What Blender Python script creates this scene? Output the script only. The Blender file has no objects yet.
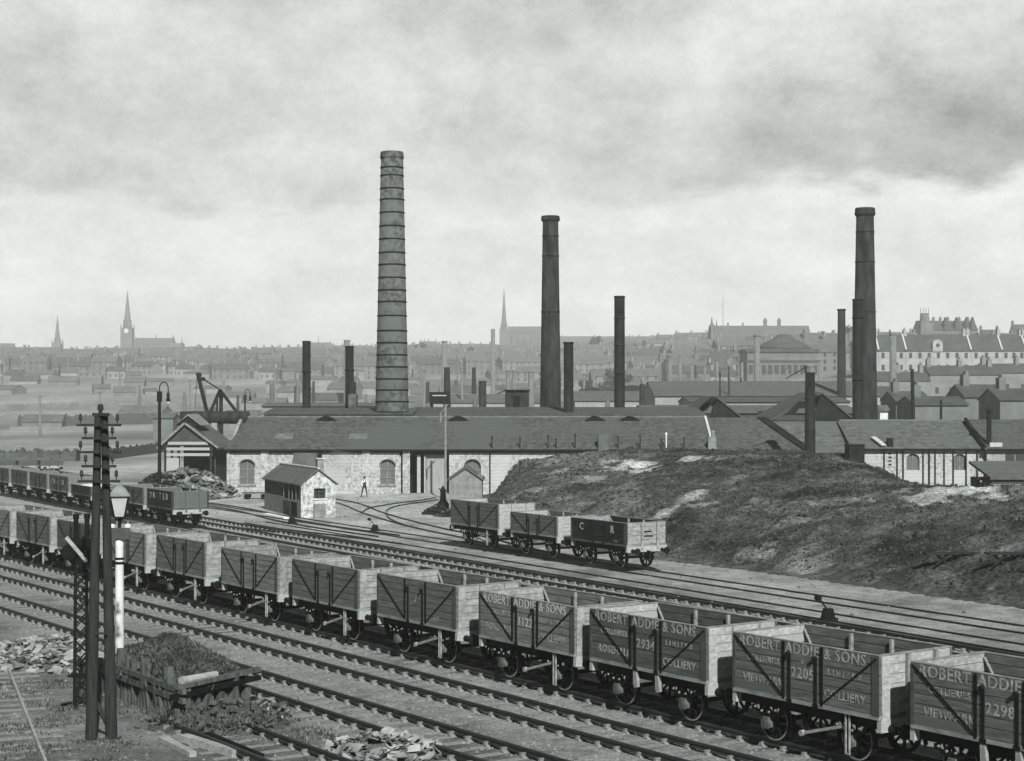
HAZE, SUN, SKY, ZEN, EXPO = .00032, 5.0, 1.0, .08, 0.46
import bpy, math, random
from mathutils import Vector, Matrix, noise
random.seed(7)
C = bpy.context.scene.collection
R = math.radians
F, U0, V0, H = 1645.0, 512.0, 400.0, 8.3      # lens in pixels, principal column, horizon row, eye height

def smooth01(x): x = max(0., min(1., x)); return x*x*(3-2*x)
def P(u, v, z=0.0):                            # point on the level plane z seen at (u, v)
    Y = F*(H-z)/(v-V0); return Vector(((u-U0)*Y/F, Y, z))
def XU(u, Y): return (u-U0)*Y/F
def ZV(v, Y): return H-(v-V0)*Y/F

# ------------------------------------------------------------------ materials
TR, TG, TB = .925, 1.0, .958
def g(v):
    k = smooth01((v-.02)/.3); return (v*(.86+.08*k), v, v*(.95+.015*k), 1)
def mat(name, a, b=None, scale=3.0, detail=6, rough=.95, stretch=(1,1,1), bump=.0, bscale=None, lo=.35, hi=.65, spec=.04, metal=0, c=None, cscale=.6, rows=None, rowdark=.5):
    m = bpy.data.materials.new(name); m.use_nodes = True
    nt = m.node_tree; N = nt.nodes; L = nt.links; bs = N['Principled BSDF']
    bs.inputs['Roughness'].default_value = rough; bs.inputs['Specular IOR Level'].default_value = spec
    bs.inputs['Metallic'].default_value = metal
    tc = N.new('ShaderNodeTexCoord'); mp = N.new('ShaderNodeMapping'); mp.inputs['Scale'].default_value = stretch
    L.new(tc.outputs['Object'], mp.inputs['Vector'])
    if b is None: b = a*.7
    nz = N.new('ShaderNodeTexNoise'); nz.inputs['Scale'].default_value = scale; nz.inputs['Detail'].default_value = detail; nz.inputs['Roughness'].default_value = .62
    L.new(mp.outputs[0], nz.inputs['Vector'])
    rp = N.new('ShaderNodeValToRGB'); rp.color_ramp.elements[0].position = lo; rp.color_ramp.elements[1].position = hi
    rp.color_ramp.elements[0].color = g(b); rp.color_ramp.elements[1].color = g(a)
    L.new(nz.outputs['Fac'], rp.inputs['Fac']); out = rp.outputs['Color']
    if c is not None:                           # a second, broader stain
        n2 = N.new('ShaderNodeTexNoise'); n2.inputs['Scale'].default_value = cscale; n2.inputs['Detail'].default_value = 4
        L.new(mp.outputs[0], n2.inputs['Vector'])
        r2 = N.new('ShaderNodeValToRGB'); r2.color_ramp.elements[0].position = .48; r2.color_ramp.elements[1].position = .62
        L.new(n2.outputs['Fac'], r2.inputs['Fac'])
        mx = N.new('ShaderNodeMix'); mx.data_type = 'RGBA'; L.new(r2.outputs['Color'], mx.inputs['Factor'])
        L.new(out, mx.inputs[6]); mx.inputs[7].default_value = g(c); out = mx.outputs[2]
    if rows:                                    # courses of slate, brick or boards
        ax, per = rows
        sp = N.new('ShaderNodeSeparateXYZ'); L.new(tc.outputs['Object'], sp.inputs[0])
        mo = N.new('ShaderNodeMath'); mo.operation = 'FRACT'; mu = N.new('ShaderNodeMath'); mu.operation = 'MULTIPLY'; mu.inputs[1].default_value = 1/per
        L.new(sp.outputs[ax], mu.inputs[0]); L.new(mu.outputs[0], mo.inputs[0])
        lt = N.new('ShaderNodeMath'); lt.operation = 'LESS_THAN'; lt.inputs[1].default_value = .14; L.new(mo.outputs[0], lt.inputs[0])
        ml = N.new('ShaderNodeMath'); ml.operation = 'MULTIPLY'; ml.inputs[1].default_value = rowdark; L.new(lt.outputs[0], ml.inputs[0])
        mx = N.new('ShaderNodeMix'); mx.data_type = 'RGBA'; L.new(ml.outputs[0], mx.inputs['Factor']); L.new(out, mx.inputs[6]); mx.inputs[7].default_value = g(b*.35); out = mx.outputs[2]
    L.new(out, bs.inputs['Base Color'])
    if bump:
        nb = N.new('ShaderNodeTexNoise'); nb.inputs['Scale'].default_value = bscale or scale*3; nb.inputs['Detail'].default_value = 5
        L.new(mp.outputs[0], nb.inputs['Vector'])
        bp = N.new('ShaderNodeBump'); bp.inputs['Strength'].default_value = 1; bp.inputs['Distance'].default_value = bump
        L.new(nb.outputs['Fac'], bp.inputs['Height']); L.new(bp.outputs[0], bs.inputs['Normal'])
    return m
def attr_mat(name, cols, scale, bump, bscale, var=.35, rough=.95, fine=None):
    """colour = per-vertex kind of ground (albedo in attribute 'tone') broken up by noise"""
    m = bpy.data.materials.new(name); m.use_nodes = True; nt = m.node_tree; N = nt.nodes; L = nt.links; bs = N['Principled BSDF']
    bs.inputs['Roughness'].default_value = rough; bs.inputs['Specular IOR Level'].default_value = .03
    at = N.new('ShaderNodeAttribute'); at.attribute_name = 'tone'
    tc = N.new('ShaderNodeTexCoord'); out = at.outputs['Color']
    for sc, amt in ((scale, var), (scale*6, var), (fine or scale*30, var*1.5)):
        nz = N.new('ShaderNodeTexNoise'); nz.inputs['Scale'].default_value = sc; nz.inputs['Detail'].default_value = 5; nz.inputs['Roughness'].default_value = .65
        L.new(tc.outputs['Object'], nz.inputs['Vector'])
        mr = N.new('ShaderNodeMapRange'); mr.inputs[1].default_value = .3; mr.inputs[2].default_value = .7; mr.inputs[3].default_value = 1-amt; mr.inputs[4].default_value = 1+amt
        L.new(nz.outputs['Fac'], mr.inputs[0])
        vm = N.new('ShaderNodeVectorMath'); vm.operation = 'SCALE'; L.new(out, vm.inputs[0]); L.new(mr.outputs[0], vm.inputs['Scale']); out = vm.outputs[0]
    L.new(out, bs.inputs['Base Color'])
    nb = N.new('ShaderNodeTexNoise'); nb.inputs['Scale'].default_value = bscale; nb.inputs['Detail'].default_value = 6; nb.inputs['Roughness'].default_value = .7
    L.new(tc.outputs['Object'], nb.inputs['Vector'])
    bp = N.new('ShaderNodeBump'); bp.inputs['Strength'].default_value = 1; bp.inputs['Distance'].default_value = bump
    L.new(nb.outputs['Fac'], bp.inputs['Height']); L.new(bp.outputs[0], bs.inputs['Normal'])
    return m

M = dict(
 ground=attr_mat('ash and ballast ground', None, .22, .09, 8, .3, fine=9),
 bank=attr_mat('rough grass and spoil', None, .5, .25, 3, .42, fine=6),
 rail=mat('rusty rail steel', .035, .018, 5, rough=.5, spec=.2),
 railtop=mat('worn rail head', .30, .16, 3, rough=.4, spec=.5),
 sleeper=mat('creosoted sleeper', .24, .15, 2, stretch=(1,6,6)),
 chair=mat('cast chair with caught light', .22, .12, 8),  # pale tone paints in the light that the chairs catch
 wood1=mat('weathered wagon boards', .155, .06, 2.2, detail=8, lo=.32, hi=.66, stretch=(1,7,10), bump=.008, c=.10, cscale=.5),
 wood2=mat('dark lead wagon boards', .12, .045, 2.2, detail=8, lo=.32, hi=.66, stretch=(1,7,10), bump=.008, c=.07, cscale=.4),
 wood3=mat('pale worn wagon boards', .22, .095, 2.2, detail=8, lo=.32, hi=.66, stretch=(1,7,10), bump=.008, c=.13, cscale=.6),
 wood4=mat('tarred wagon boards', .035, .014, 1.5, stretch=(1,9,14), bump=.004),
 endw=mat('pale end boards', .42, .22, 2.4, detail=8, stretch=(4,3,7), bump=.006, c=.3, cscale=.9),
 inner=mat('coal scuffed inner boards', .26, .09, 1.1, stretch=(1,2,5), bump=.004),
 cap=mat('capping timber with edge light', .27, .13, 2, stretch=(1,4,4)),  # toned paler than the boards to paint in light along the top edges
 iron=mat('black ironwork', .013, .007, 5, rough=.6),
 plate=mat('painted corner plate', .075, .05, 4, rough=.7),
 grime=mat('greasy underframe', .011, .006, 4, rough=.8),
 pale=mat('limed pale ironwork', .34, .16, 6),
 axle=mat('dusty axlebox', .15, .05, 6),
 letter=mat('faded white lettering', .32, .13, 7, lo=.36, hi=.62),
 letterdim=mat('worn away lettering', .31, .12, 6, lo=.42, hi=.62),
 letterwhite=mat('white lettering', .42, .22, 8, lo=.3, hi=.6),
 pole=mat('creosoted pole', .04, .018, 3, stretch=(4,4,.4), bump=.006),
 insul=mat('brown insulator', .04, .03, rough=.3),
 white=mat('white painted post', .62, .45, 2, stretch=(1,1,.4)),
 stone=mat('rubble stone', .43, .22, 3.6, detail=8, lo=.4, hi=.6, bump=.06, bscale=4, c=.4, cscale=.35, rows=(2,.3), rowdark=.25),
 stone2=mat('sooty rubble stone', .37, .17, 2.6, detail=7, bump=.05, bscale=4, c=.24, cscale=.3, rows=(2,.3), rowdark=.25),
 limewash=mat('flaking limewash', .5, .2, 3.2, detail=8, bump=.03, bscale=5, lo=.4, hi=.56),
 tar=mat('tarred stone', .07, .045, 2.4, bump=.03, bscale=5),
 rough=mat('grey stone base', .24, .14, 2.6, bump=.03, bscale=5),
 slate=mat('works slate', .10, .042, 2.2, detail=8, stretch=(1,1,1), c=.08, cscale=.15, rows=(2,.28), rowdark=.22, rough=.75, bump=.01, bscale=5),
 slate2=mat('mended slate', .13, .06, 1.8, detail=8, c=.10, cscale=.25, rows=(2,.28), rowdark=.22, rough=.75),
 ridge=mat('ridge stones', .15, .09, 2),
 lead=mat('light lead flashing', .45, .35, 3),
 door=mat('grey board door', .3, .2, 2, stretch=(8,8,.6)),
 pane=mat('boarded window', .14, .09, 2, stretch=(6,6,.6)),
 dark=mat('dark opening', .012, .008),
 glass=mat('dirty glass', .05, .03, 3, rough=.2, spec=.6),
 endg=mat('grey end boards', .34, .2, 2.2, detail=8, stretch=(3,3,6), bump=.006, c=.19, cscale=.9),
 brick=mat('chimney brick', .125, .04, 2.2, detail=8, lo=.38, hi=.6, c=.10, cscale=.22, rows=(2,.22), rowdark=.25, bump=.02, bscale=4),
 brickd=mat('smoked chimney brick', .04, .01, 1.6, detail=8, stretch=(1,1,.3), lo=.36, hi=.64, c=.045, cscale=.2, rows=(2,.22), rowdark=.25, bump=.02, bscale=4),
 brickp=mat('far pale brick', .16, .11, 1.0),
 hutbrick=mat('dull brick', .12, .08, 2, rows=(2,.15), rowdark=.3),
 stack=mat('sooty iron stack', .022, .007, 1.5, stretch=(1,1,.5), rough=.6),
 tank=mat('riveted tank iron', .035, .018, 1.4, rough=.6),
 townwall=mat('town stone', .22, .14, .3, c=.17, cscale=.08),
 townwall2=mat('pale town harling', .34, .22, .3), townwall4=mat('dull town harling', .25, .17, .3),
 townwall3=mat('sooty town stone', .16, .1, .3),
 townroof=mat('town slate', .08, .05, .4),
 townroof2=mat('worn town slate', .12, .08, .4),
 townpane=mat('far window', .06, .04),
 leaf=mat('hazy foliage', .07, .03, .8),
 bark=mat('bark', .08, .05, 2),
 grass=mat('dry grass blades', .09, .028, .35, detail=8, lo=.35, hi=.65),
 weed=mat('dark weeds', .10, .035, .9, detail=8, lo=.38, hi=.62),
 soil=mat('loose soil', .09, .05, 1.5, bump=.05, bscale=6),
 rubble=mat('pale rubble', .34, .12, 1.5, bump=.02, bscale=6),
 scrap=mat('rusty scrap', .16, .05, 1.6, lo=.4, hi=.6),
 timber=mat('bleached timber', .34, .2, 1.6, stretch=(1,5,5), bump=.01),
 stake=mat('old sleeper stake', .12, .035, 2, stretch=(4,4,.5), bump=.01),
 skin=mat('skin', .35, .3), cloth=mat('dark cloth', .03, .02), shirt=mat('white shirt', .7, .6), hair=mat('dark cap', .02, .015),
 lampglass=mat('lamp glass', .45, .35, rough=.25, spec=.5),
 coal=mat('coal load', .03, .015, 5, bump=.05), lime=mat('pale load', .7, .55, 3),
)

# ------------------------------------------------------------------ mesh builder
class B:
    def __init__(s): s.v = []; s.f = []
    def add(s, vs, fs):
        n = len(s.v); s.v += [tuple(x) for x in vs]; s.f += [tuple(i+n for i in f) for f in fs]; return s
    def box(s, x0, x1, y0, y1, z0, z1):
        return s.add([(x0,y0,z0),(x1,y0,z0),(x1,y1,z0),(x0,y1,z0),(x0,y0,z1),(x1,y0,z1),(x1,y1,z1),(x0,y1,z1)],
                     [(0,3,2,1),(4,5,6,7),(0,1,5,4),(1,2,6,5),(2,3,7,6),(3,0,4,7)])
    def obox(s, c, sz, rot):                    # oriented box, rot = 3x3 matrix
        c = Vector(c); hx, hy, hz = sz[0]/2, sz[1]/2, sz[2]/2
        vs = [c+rot@Vector((a*hx,b*hy,d*hz)) for d in (-1,1) for a,b in ((-1,-1),(1,-1),(1,1),(-1,1))]
        return s.add(vs, [(0,3,2,1),(4,5,6,7),(0,1,5,4),(1,2,6,5),(2,3,7,6),(3,0,4,7)])
    def bar(s, p, q, w, h=None, up=(0,0,1)):
        p, q = Vector(p), Vector(q); d = (q-p); ln = d.length; d.normalize(); up = Vector(up)
        if abs(d.dot(up)) > .98: up = Vector((1,0,0))
        a = d.cross(up).normalized(); b = a.cross(d)
        m = Matrix((d,a,b)).transposed()
        return s.obox((p+q)/2, (ln, w, h or w), m)
    def cyl(s, p, q, r0, r1=None, n=12, caps=True):
        p, q = Vector(p), Vector(q); r1 = r0 if r1 is None else r1; d = (q-p).normalized()
        up = Vector((0,0,1)) if abs(d.z) < .9 else Vector((1,0,0)); a = d.cross(up).normalized(); b = d.cross(a)
        k = len(s.v); vs = []
        for c, r in ((p,r0),(q,r1)):
            for i in range(n):
                t = 2*math.pi*i/n; vs.append(c+a*(r*math.cos(t))+b*(r*math.sin(t)))
        fs = [(i,i+n,(i+1)%n+n,(i+1)%n) for i in range(n)]
        if caps: fs += [tuple(range(n)), tuple(range(2*n-1,n-1,-1))]
        return s.add(vs, fs)
    def lathe(s, c, prof, n=24, cap=True):     # prof = [(r, z)...] around a vertical axis
        c = Vector(c); vs = []
        for r, z in prof:
            for i in range(n):
                t = 2*math.pi*i/n; vs.append(c+Vector((r*math.cos(t), r*math.sin(t), z)))
        fs = [(j*n+i, j*n+(i+1)%n, (j+1)*n+(i+1)%n, (j+1)*n+i) for j in range(len(prof)-1) for i in range(n)]
        if cap: fs += [tuple(range(n-1,-1,-1)), tuple(range((len(prof)-1)*n, len(prof)*n))]
        return s.add(vs, fs)
    def tube(s, pts, r, n=8):
        for a, b in zip(pts, pts[1:]): s.cyl(a, b, r, r, n)
        return s
    def prism(s, poly, y0, y1):                 # polygon in xz pushed along y
        n = len(poly); vs = [(x,y0,z) for x,z in poly]+[(x,y1,z) for x,z in poly]
        return s.add(vs, [tuple(range(n)), tuple(range(2*n-1,n-1,-1))]+[(i,i+n,(i+1)%n+n,(i+1)%n) for i in range(n)])
    def xprism(s, poly, x0, x1):                # polygon in yz pushed along x
        n = len(poly); vs = [(x0,y,z) for y,z in poly]+[(x1,y,z) for y,z in poly]
        return s.add(vs, [tuple(range(n-1,-1,-1)), tuple(range(n,2*n))]+[(i,(i+1)%n,(i+1)%n+n,i+n) for i in range(n)])
    def mesh(s, name, m, smooth=False):
        me = bpy.data.meshes.new(name); me.from_pydata(s.v, [], s.f); me.update()
        if m is not None: me.materials.append(M[m] if isinstance(m, str) else m)
        if smooth:
            for p in me.polygons: p.use_smooth = True
        return me
    def build(s, name, m, parent=None, smooth=False):
        return link(name, s.mesh(name, m, smooth), parent)
def link(name, me, parent=None, loc=None, rz=0):
    o = bpy.data.objects.new(name, me); C.objects.link(o)
    if parent: o.parent = parent
    if loc is not None: o.location = loc
    if rz: o.rotation_euler = (0,0,rz)
    return o
CACHE = {}
def cached(key, fn):
    if key not in CACHE: CACHE[key] = fn()
    return CACHE[key]
def tag(o, label, cat, group=None, kind=None):
    if label: o['label'] = label
    if cat: o['category'] = cat
    if group: o['group'] = group
    if kind: o['kind'] = kind
    return o
def thing(name, label, cat, loc=(0,0,0), rz=0, group=None):
    o = bpy.data.objects.new(name, None); C.objects.link(o); o.location = loc; o.rotation_euler = (0,0,rz); o.empty_display_size = .3
    return tag(o, label, cat, group)
def copy_tree(o, parent=None):
    c = o.copy(); C.objects.link(c); c.parent = parent
    for ch in [x for x in bpy.data.objects if x.parent == o]: copy_tree(ch, c)
    return c
def smooth01(x): x = max(0., min(1., x)); return x*x*(3-2*x)
def fbm(x, y, s, o=4):
    a = 1.; t = 0.; n = 0.
    for i in range(o):
        t += a*noise.noise(Vector((x*s, y*s, i*7.3))); n += a; a *= .5; s *= 2.1
    return t/n
def text_mesh(txt, size, m, ext=.004, bold=.012, sx=1.0):
    cu = bpy.data.curves.new('lettering', 'FONT'); cu.body = txt; cu.size = size; cu.extrude = ext; cu.offset = .018*size; cu.space_character = 1.12
    cu.align_x = 'CENTER'; cu.align_y = 'CENTER'; cu.resolution_u = 2
    o = bpy.data.objects.new('tmp', cu); C.objects.link(o)
    dg = bpy.context.evaluated_depsgraph_get(); dg.update()
    me = bpy.data.meshes.new_from_object(o.evaluated_get(dg)); bpy.data.objects.remove(o); bpy.data.curves.remove(cu)
    mtx = Matrix.Scale(sx, 4, (1,0,0)); me.transform(Matrix.Rotation(R(90), 4, 'X') @ mtx)   # stands up facing -y
    me.materials.clear(); me.materials.append(M[m]); return me

# ------------------------------------------------------------------ terrain
SX, SY = .854, .52                               # normal of the yard sidings
def land(x, y):
    s = smooth01((x/max(y, 60.)-.02)/.2)
    k = max(0., y-(450-215*s))
    z = (.057+.007*s)*(k-(80-20*s)*(1-math.exp(-k/(80-20*s))))
    a_ = x/max(y, 60.); cap = 40+5*smooth01((a_+.12)/.1)+9*smooth01((a_-.015)/.05)-19*smooth01((a_-.1)/.08)
    if z > cap-8: z = cap-8+8*(1-math.exp(-(z-cap+8)/8))
    if y > 150: z += smooth01((y-230)/300)*(2.2*fbm(x, y, .006)+.4)
    return z
def bank(x, y):
    sp = x*SX+y*SY
    toe = 50.2+1.1*smooth01((x-2)/14)+1.2*fbm(x, y, .06)
    d1 = sp-toe; d2 = x+2.9+.5*fbm(x, y, .15)
    f1 = .42*smooth01(d1/7)+.58*smooth01((d1-3)/19)
    f2 = smooth01(d2/4.0)
    r = 1-.92*smooth01((x-21-2.5*fbm(x, y, .1))/11)*smooth01((y-92)/12) - .25*smooth01((x-14)/16)*smooth01((y-60)/30)*(1-smooth01((y-96)/14))
    back = 1-.8*smooth01((y-124)/14)
    h = 4.45*f1*f2*r*back
    if d1 > 0 and d2 > 0:
        e = min(1, d1/3)*min(1, d2/2)
        h += e*(.34*fbm(x, y, .16)+.42*fbm(x+9, y, .5)+.18*fbm(x, y, 1.5, 2))
    else: h -= .25
    return h
def ztop(x, y): return max(land(x, y), bank(x, y) if (-6 < x < 60 and 50 < y < 142) else -9)
def hit(u, v):                                   # where the sight line meets the ground
    Y = 32.
    while Y < 2000:
        x, z = XU(u, Y), ZV(v, Y)
        if z <= ztop(x, Y): return Vector((x, Y, ztop(x, Y)))
        Y *= 1.003
    return Vector((XU(u, Y), Y, ZV(v, Y)))

def axis(lo, hi, step, far_lo, far_hi, grow=1.12):
    a = []; x = lo
    while x <= hi: a.append(x); x += step
    s = step; x = a[-1]
    while x < far_hi: s *= grow; x += s; a.append(min(x, far_hi))
    s = step; x = a[0]
    while x > far_lo: s *= grow; x -= s; a.insert(0, max(x, far_lo))
    return a
def sheet(name, xs, ys, fz, ft, m):
    vs = [(x, y, fz(x, y)) for y in ys for x in xs]; n = len(xs)
    fs = [(j*n+i, j*n+i+1, (j+1)*n+i+1, (j+1)*n+i) for j in range(len(ys)-1) for i in range(n-1)]
    me = bpy.data.meshes.new(name); me.from_pydata(vs, [], fs); me.update(); me.materials.append(M[m])
    ca = me.color_attributes.new('tone', 'FLOAT_COLOR', 'POINT'); buf = []
    for x, y, z in vs:
        t = ft(x, y, z); buf += [t*TR, t, t*TB, 1]
    ca.data.foreach_set('color', buf)
    for p in me.polygons: p.use_smooth = True
    return link(name, me)
D1 = Vector((.577,-.817,0)).normalized(); N1 = Vector((-D1.y, D1.x, 0))
D2 = Vector((.52,-.854,0)).normalized(); N2 = Vector((-D2.y, D2.x, 0))
def gz(x, y):
    z = land(x, y)
    if y < 170: z += .05*fbm(x, y, .5)*smooth01((y-20)/5)*(.5)-.012
    return z
def gtone(x, y, z):
    s1 = x*N1.x+y*N1.y; s2 = x*N2.x+y*N2.y
    if y < 165:
        t = .2
        if s2 > 34: t = .27                       # ash of the yard
        if s2 > 38 and y > 100: t = .34
        if s1 < 31: t = .22
        if s1 < 19.8: t = .14                    # trodden dirt of the near ground
        if s1 < 19.8 and fbm(x, y, .3) > .12: t = .18
        if 27.7 < s1 < 29.3: t = .085             # oily ballast under the coal train
        if abs(s1-21.55) < .6 or abs(s1-25.25) < .6: t = .2
        if abs(s2-42.5) < 1.2: t *= .85
        t *= 1+.35*fbm(x, y, .12)
        if fbm(x+40, y, .22) > .22: t *= .72     # cinders and oil
        return t
    t = .22+.14*fbm(x, y*.5, .03)+.16*fbm(x*.6, y*.25, .13)
    if y > 300: t = .2+.2*fbm(x, y*.5, .03)
    return max(.05, t)
xs = axis(-34, 34, .55, -1700, 1700); ys = axis(30, 150, .55, -160, 2150, 1.05)
tag(sheet('ground', xs, ys, gz, gtone, 'ground'), 'ash covered yard and rising ground', None, kind='structure')
# bank with its bare patches, trodden path
def mk_patches():
    L = []
    for (u, v, r, t) in ((628,466,2.6,.5),(640,470,2,.45),(606,462,1.4,.4),(694,459,1.6,.42),(560,470,1.6,.22),(590,480,1.8,.24),(540,492,1.5,.24),
                         (950,492,3.2,.36),(975,488,2.4,.4),(925,497,2.2,.36),(992,497,1.6,.38),(960,480,1.8,.36),(808,565,2.2,.2),(760,552,1.6,.2),(890,470,1.2,.3),(700,505,1.2,.22),(740,478,1.2,.2)):
        p = hit(u, v); L.append((p.x, p.y, r, t))
    for k in range(14):                           # the path
        q = k/13; p = hit(660+42*q, 518-28*q); L.append((p.x, p.y, .55, .36))
    for k in range(20):
        q = k/19; p = hit(750+150*q, 503-3*q); L.append((p.x, p.y, .5, .17))
    return L
PATCH = mk_patches()
def btone(x, y, z):
    t = .052+.12*fbm(x, y, .2)
    n = fbm(x+5, y, .9)
    if n > .12: t += .05*smooth01((n-.12)/.1)
    if fbm(x, y-3, .1) > .15: t += .04
    if x < 8: t += .03
    for px, py, r, tt in PATCH:
        d = math.hypot(x-px, (y-py)*.8)/(r*.75)
        if d < 1.3:
            w = smooth01((1.0-d+1.5*fbm(x, y, .9))/.5)*.85; t = t*(1-w)+tt*w
    return max(.025, t)
bx = [-6+.38*i for i in range(int(68/.38))]; by = [52+.42*i for i in range(int(92/.42))]
tag(sheet('grassy_bank', bx, by, bank, btone, 'bank'), 'long grassy spoil bank in front of works', None, kind='structure')
def blades(name, m, spots, h, lean=.4, w=.035, n=4):
    b = B()
    for (x, y, z, k) in spots:
        for i in range(n):
            a = random.uniform(0, 6.28); hh = h*k*random.uniform(.5, 1.2); dx, dy = math.cos(a), math.sin(a)
            ox, oy = random.uniform(-.12,.12), random.uniform(-.12,.12); l = random.uniform(.1, lean)*hh
            ww = w*random.uniform(.7,1.6)
            b.add([(x+ox-dy*ww, y+oy+dx*ww, z-.03), (x+ox+dy*ww, y+oy-dx*ww, z-.03), (x+ox+dx*l, y+oy+dy*l, z+hh)], [(0,1,2)])
    return b.build(name, m)
sp = []
while len(sp) < 9000:
    x = random.uniform(-3, 40); y = random.uniform(60, 132); z = bank(x, y)
    if z < .12 or abs(x/y) > .36: continue
    t = btone(x, y, z)
    if t > .19 or fbm(x, y, .35) < -.22: continue
    sp.append((x, y, z, 1+.8*fbm(x, y, .4)))
tag(blades('rough_grass', 'grass', sp, .11, 1.1, .07, 5), 'rough tussocky grass covering the spoil bank', 'grass', kind='stuff')
sp = []
while len(sp) < 2600:
    x = random.uniform(-17, 2); y = random.uniform(36, 62); s1 = x*N1.x+y*N1.y
    if s1 > 20 or fbm(x, y, .45) < .05: continue
    sp.append((x, y, gz(x, y), .8))
tag(blades('trackside_weeds', 'weed', sp, .12, .9, .03, 3), 'low weeds on trodden ground beside the tracks', 'weeds', kind='stuff')

bs_ = B(); k = 0
while k < 7000:
    x = random.uniform(-19, 16); y = 34+34*random.random()**1.4; s1 = x*N1.x+y*N1.y
    if s1 > 31 or abs(x/y) > .34: continue
    if s1 < 20 and random.random() < .6: continue
    k += 1; r_ = random.uniform(.018, .05)*(1.6 if random.random() < .06 else 1); z = gz(x, y)
    j = [random.uniform(.6,1.3)*r_ for _ in range(6)]
    bs_.add([(x+j[0],y,z),(x,y+j[1],z),(x-j[2],y,z),(x,y-j[3],z),(x+.2*r_,y,z+j[4])], [(0,1,4),(1,2,4),(2,3,4),(3,0,4)])
tag(bs_.build('ballast_stones', mat('loose ballast', .24, .07, 1.7, lo=.4, hi=.6)), 'loose ballast stones scattered between the foreground tracks', 'ballast', kind='stuff')

yc = B()
for k in range(2600):
    q_ = random.random(); x = random.uniform(-26, 20); y = random.uniform(62, 143)
    if x*N2.x+y*N2.y < 38 or bank(x, y) > 0 or abs(x/y) > .33: continue
    if fbm(x, y, .2) < .0 and random.random() < .8: continue
    r_ = random.uniform(.03, .11); z = gz(x, y); j = [random.uniform(.5,1.5)*r_ for _ in range(5)]
    yc.add([(x+j[0],y,z-.01),(x,y+j[1],z-.01),(x-j[2],y,z-.01),(x,y-j[3],z-.01),(x,y,z+j[4]*.8)], [(0,1,4),(1,2,4),(2,3,4),(3,0,4)])
tag(yc.build('yard_cinders', mat('yard cinders', .2, .05, .8, lo=.4, hi=.6)), 'loose cinders and stones strewn about the ash yard', 'cinders', kind='stuff')
# ------------------------------------------------------------------ tracks
def rail_section(b, pts, nrm=None, zb=.055, ht=.145):
    """a rail swept along pts (list of Vector)"""
    prof = [(-.035,0),(.035,0),(.03,.035),(.01,.05),(.01,.09),(.035,.105),(.035,ht),(-.035,ht),(-.035,.105),(-.01,.09),(-.01,.05),(-.03,.035)]
    n = len(prof); vs = []
    for i, p in enumerate(pts):
        d = (pts[min(i+1, len(pts)-1)]-pts[max(i-1, 0)]).normalized(); a = Vector((d.y, -d.x, 0))
        vs += [(p.x+a.x*q, p.y+a.y*q, zb+z) for q, z in prof]
    fs = [tuple(reversed([j*n+(i+1)%n for i in range(0)])) for j in range(0)]
    for j in range(len(pts)-1):
        for i in range(n): fs.append((j*n+i, j*n+(i+1)%n, (j+1)*n+(i+1)%n, (j+1)*n+i))
    fs += [tuple(range(n-1,-1,-1)), tuple(range((len(pts)-1)*n, len(pts)*n))]
    return b.add(vs, fs)
def straight_track(label, Nn, Dd, s, t0, t1, gauge=1.5, sleepers=True, chairs=False, zb=.06, ht=.16, stop=.75, group='standard railway tracks across the yard', cover=.003, partial=None):
    rz = math.atan2(Dd.y, Dd.x); o = Nn*s+Dd*t1    # base at its near end; local x runs back along the track
    T = thing('railway_track', label, 'railway track', (o.x, o.y, 0), rz+math.pi, group)
    L = t1-t0
    for q in (-1, 1):
        b = B(); rail_section(b, [Vector((0,q*gauge/2,0)), Vector((L,q*gauge/2,0))], zb=zb, ht=ht); b.build('rail', 'rail', T)
    if sleepers:
        me = cached(('sl', cover), lambda: B().box(-.125,.125,-1.33,1.33,-.1,cover).mesh('sleeper', 'sleeper'))
        def chair():
            b = B(); b.prism([(-.1,.0),(.1,.0),(.08,.04),(.04,.06),(.04,.12),(-.04,.12),(-.04,.06),(-.08,.04)], -.13, .13); return b.mesh('rail_chair', 'chair')
        cm = cached('ch', chair)
        n = int(L/stop); rest = []
        for i in range(n):
            x = .3+i*stop+random.uniform(-.04,.04)
            if i < 100:
                sl = link('sleeper', me, T, (x, random.uniform(-.05,.05), random.uniform(-.008,.004)), random.uniform(-.02,.02))
                if chairs:
                    for q in (-1, 1): link('rail_chair', cm, sl, (0, q*gauge/2, 0))
            else: rest.append(x)
        if rest:
            b = B()
            for x in rest:
                b.box(x-.125,x+.125,-1.33,1.33,-.1,cover)
                if chairs:
                    for q in (-1, 1): b.box(x-.11,x+.11,q*gauge/2-.16,q*gauge/2+.16,0,.1)
            tag(b.build('sleeper', 'sleeper', T), None, None, kind='stuff')
    return T
TRK = 'running lines in the foreground'
straight_track('track that the long train of coal wagons stands on', N1, D1, 28.47, -142, -12, chairs=True, group=TRK)
straight_track('empty track nearest to the long coal train, its near side', N1, D1, 25.25, -142, -12, chairs=True, group=TRK)
straight_track('empty track crossing the foreground between rubble heap and inner line', N1, D1, 21.55, -142, -12, chairs=True, group=TRK)
straight_track('short siding ending at the earth filled buffer stop', N1, D1, 17.6, -39.4, -22, chairs=True, group=TRK)
YG = 'sidings laid through the ash yard'
straight_track('siding under the three wagons below the grassy bank', N2, D2, 46.6, -150, -30, sleepers=False, zb=-.06, ht=.12, group=YG)
straight_track('yard siding running beside the foot of the bank track', N2, D2, 43.0, -104, -30, sleepers=False, zb=-.06, ht=.12, group=YG)
straight_track('yard siding with dark sleepers just beyond the coal train', N2, D2, 40.25, -150, -30, sleepers=True, chairs=True, group=YG)
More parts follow.
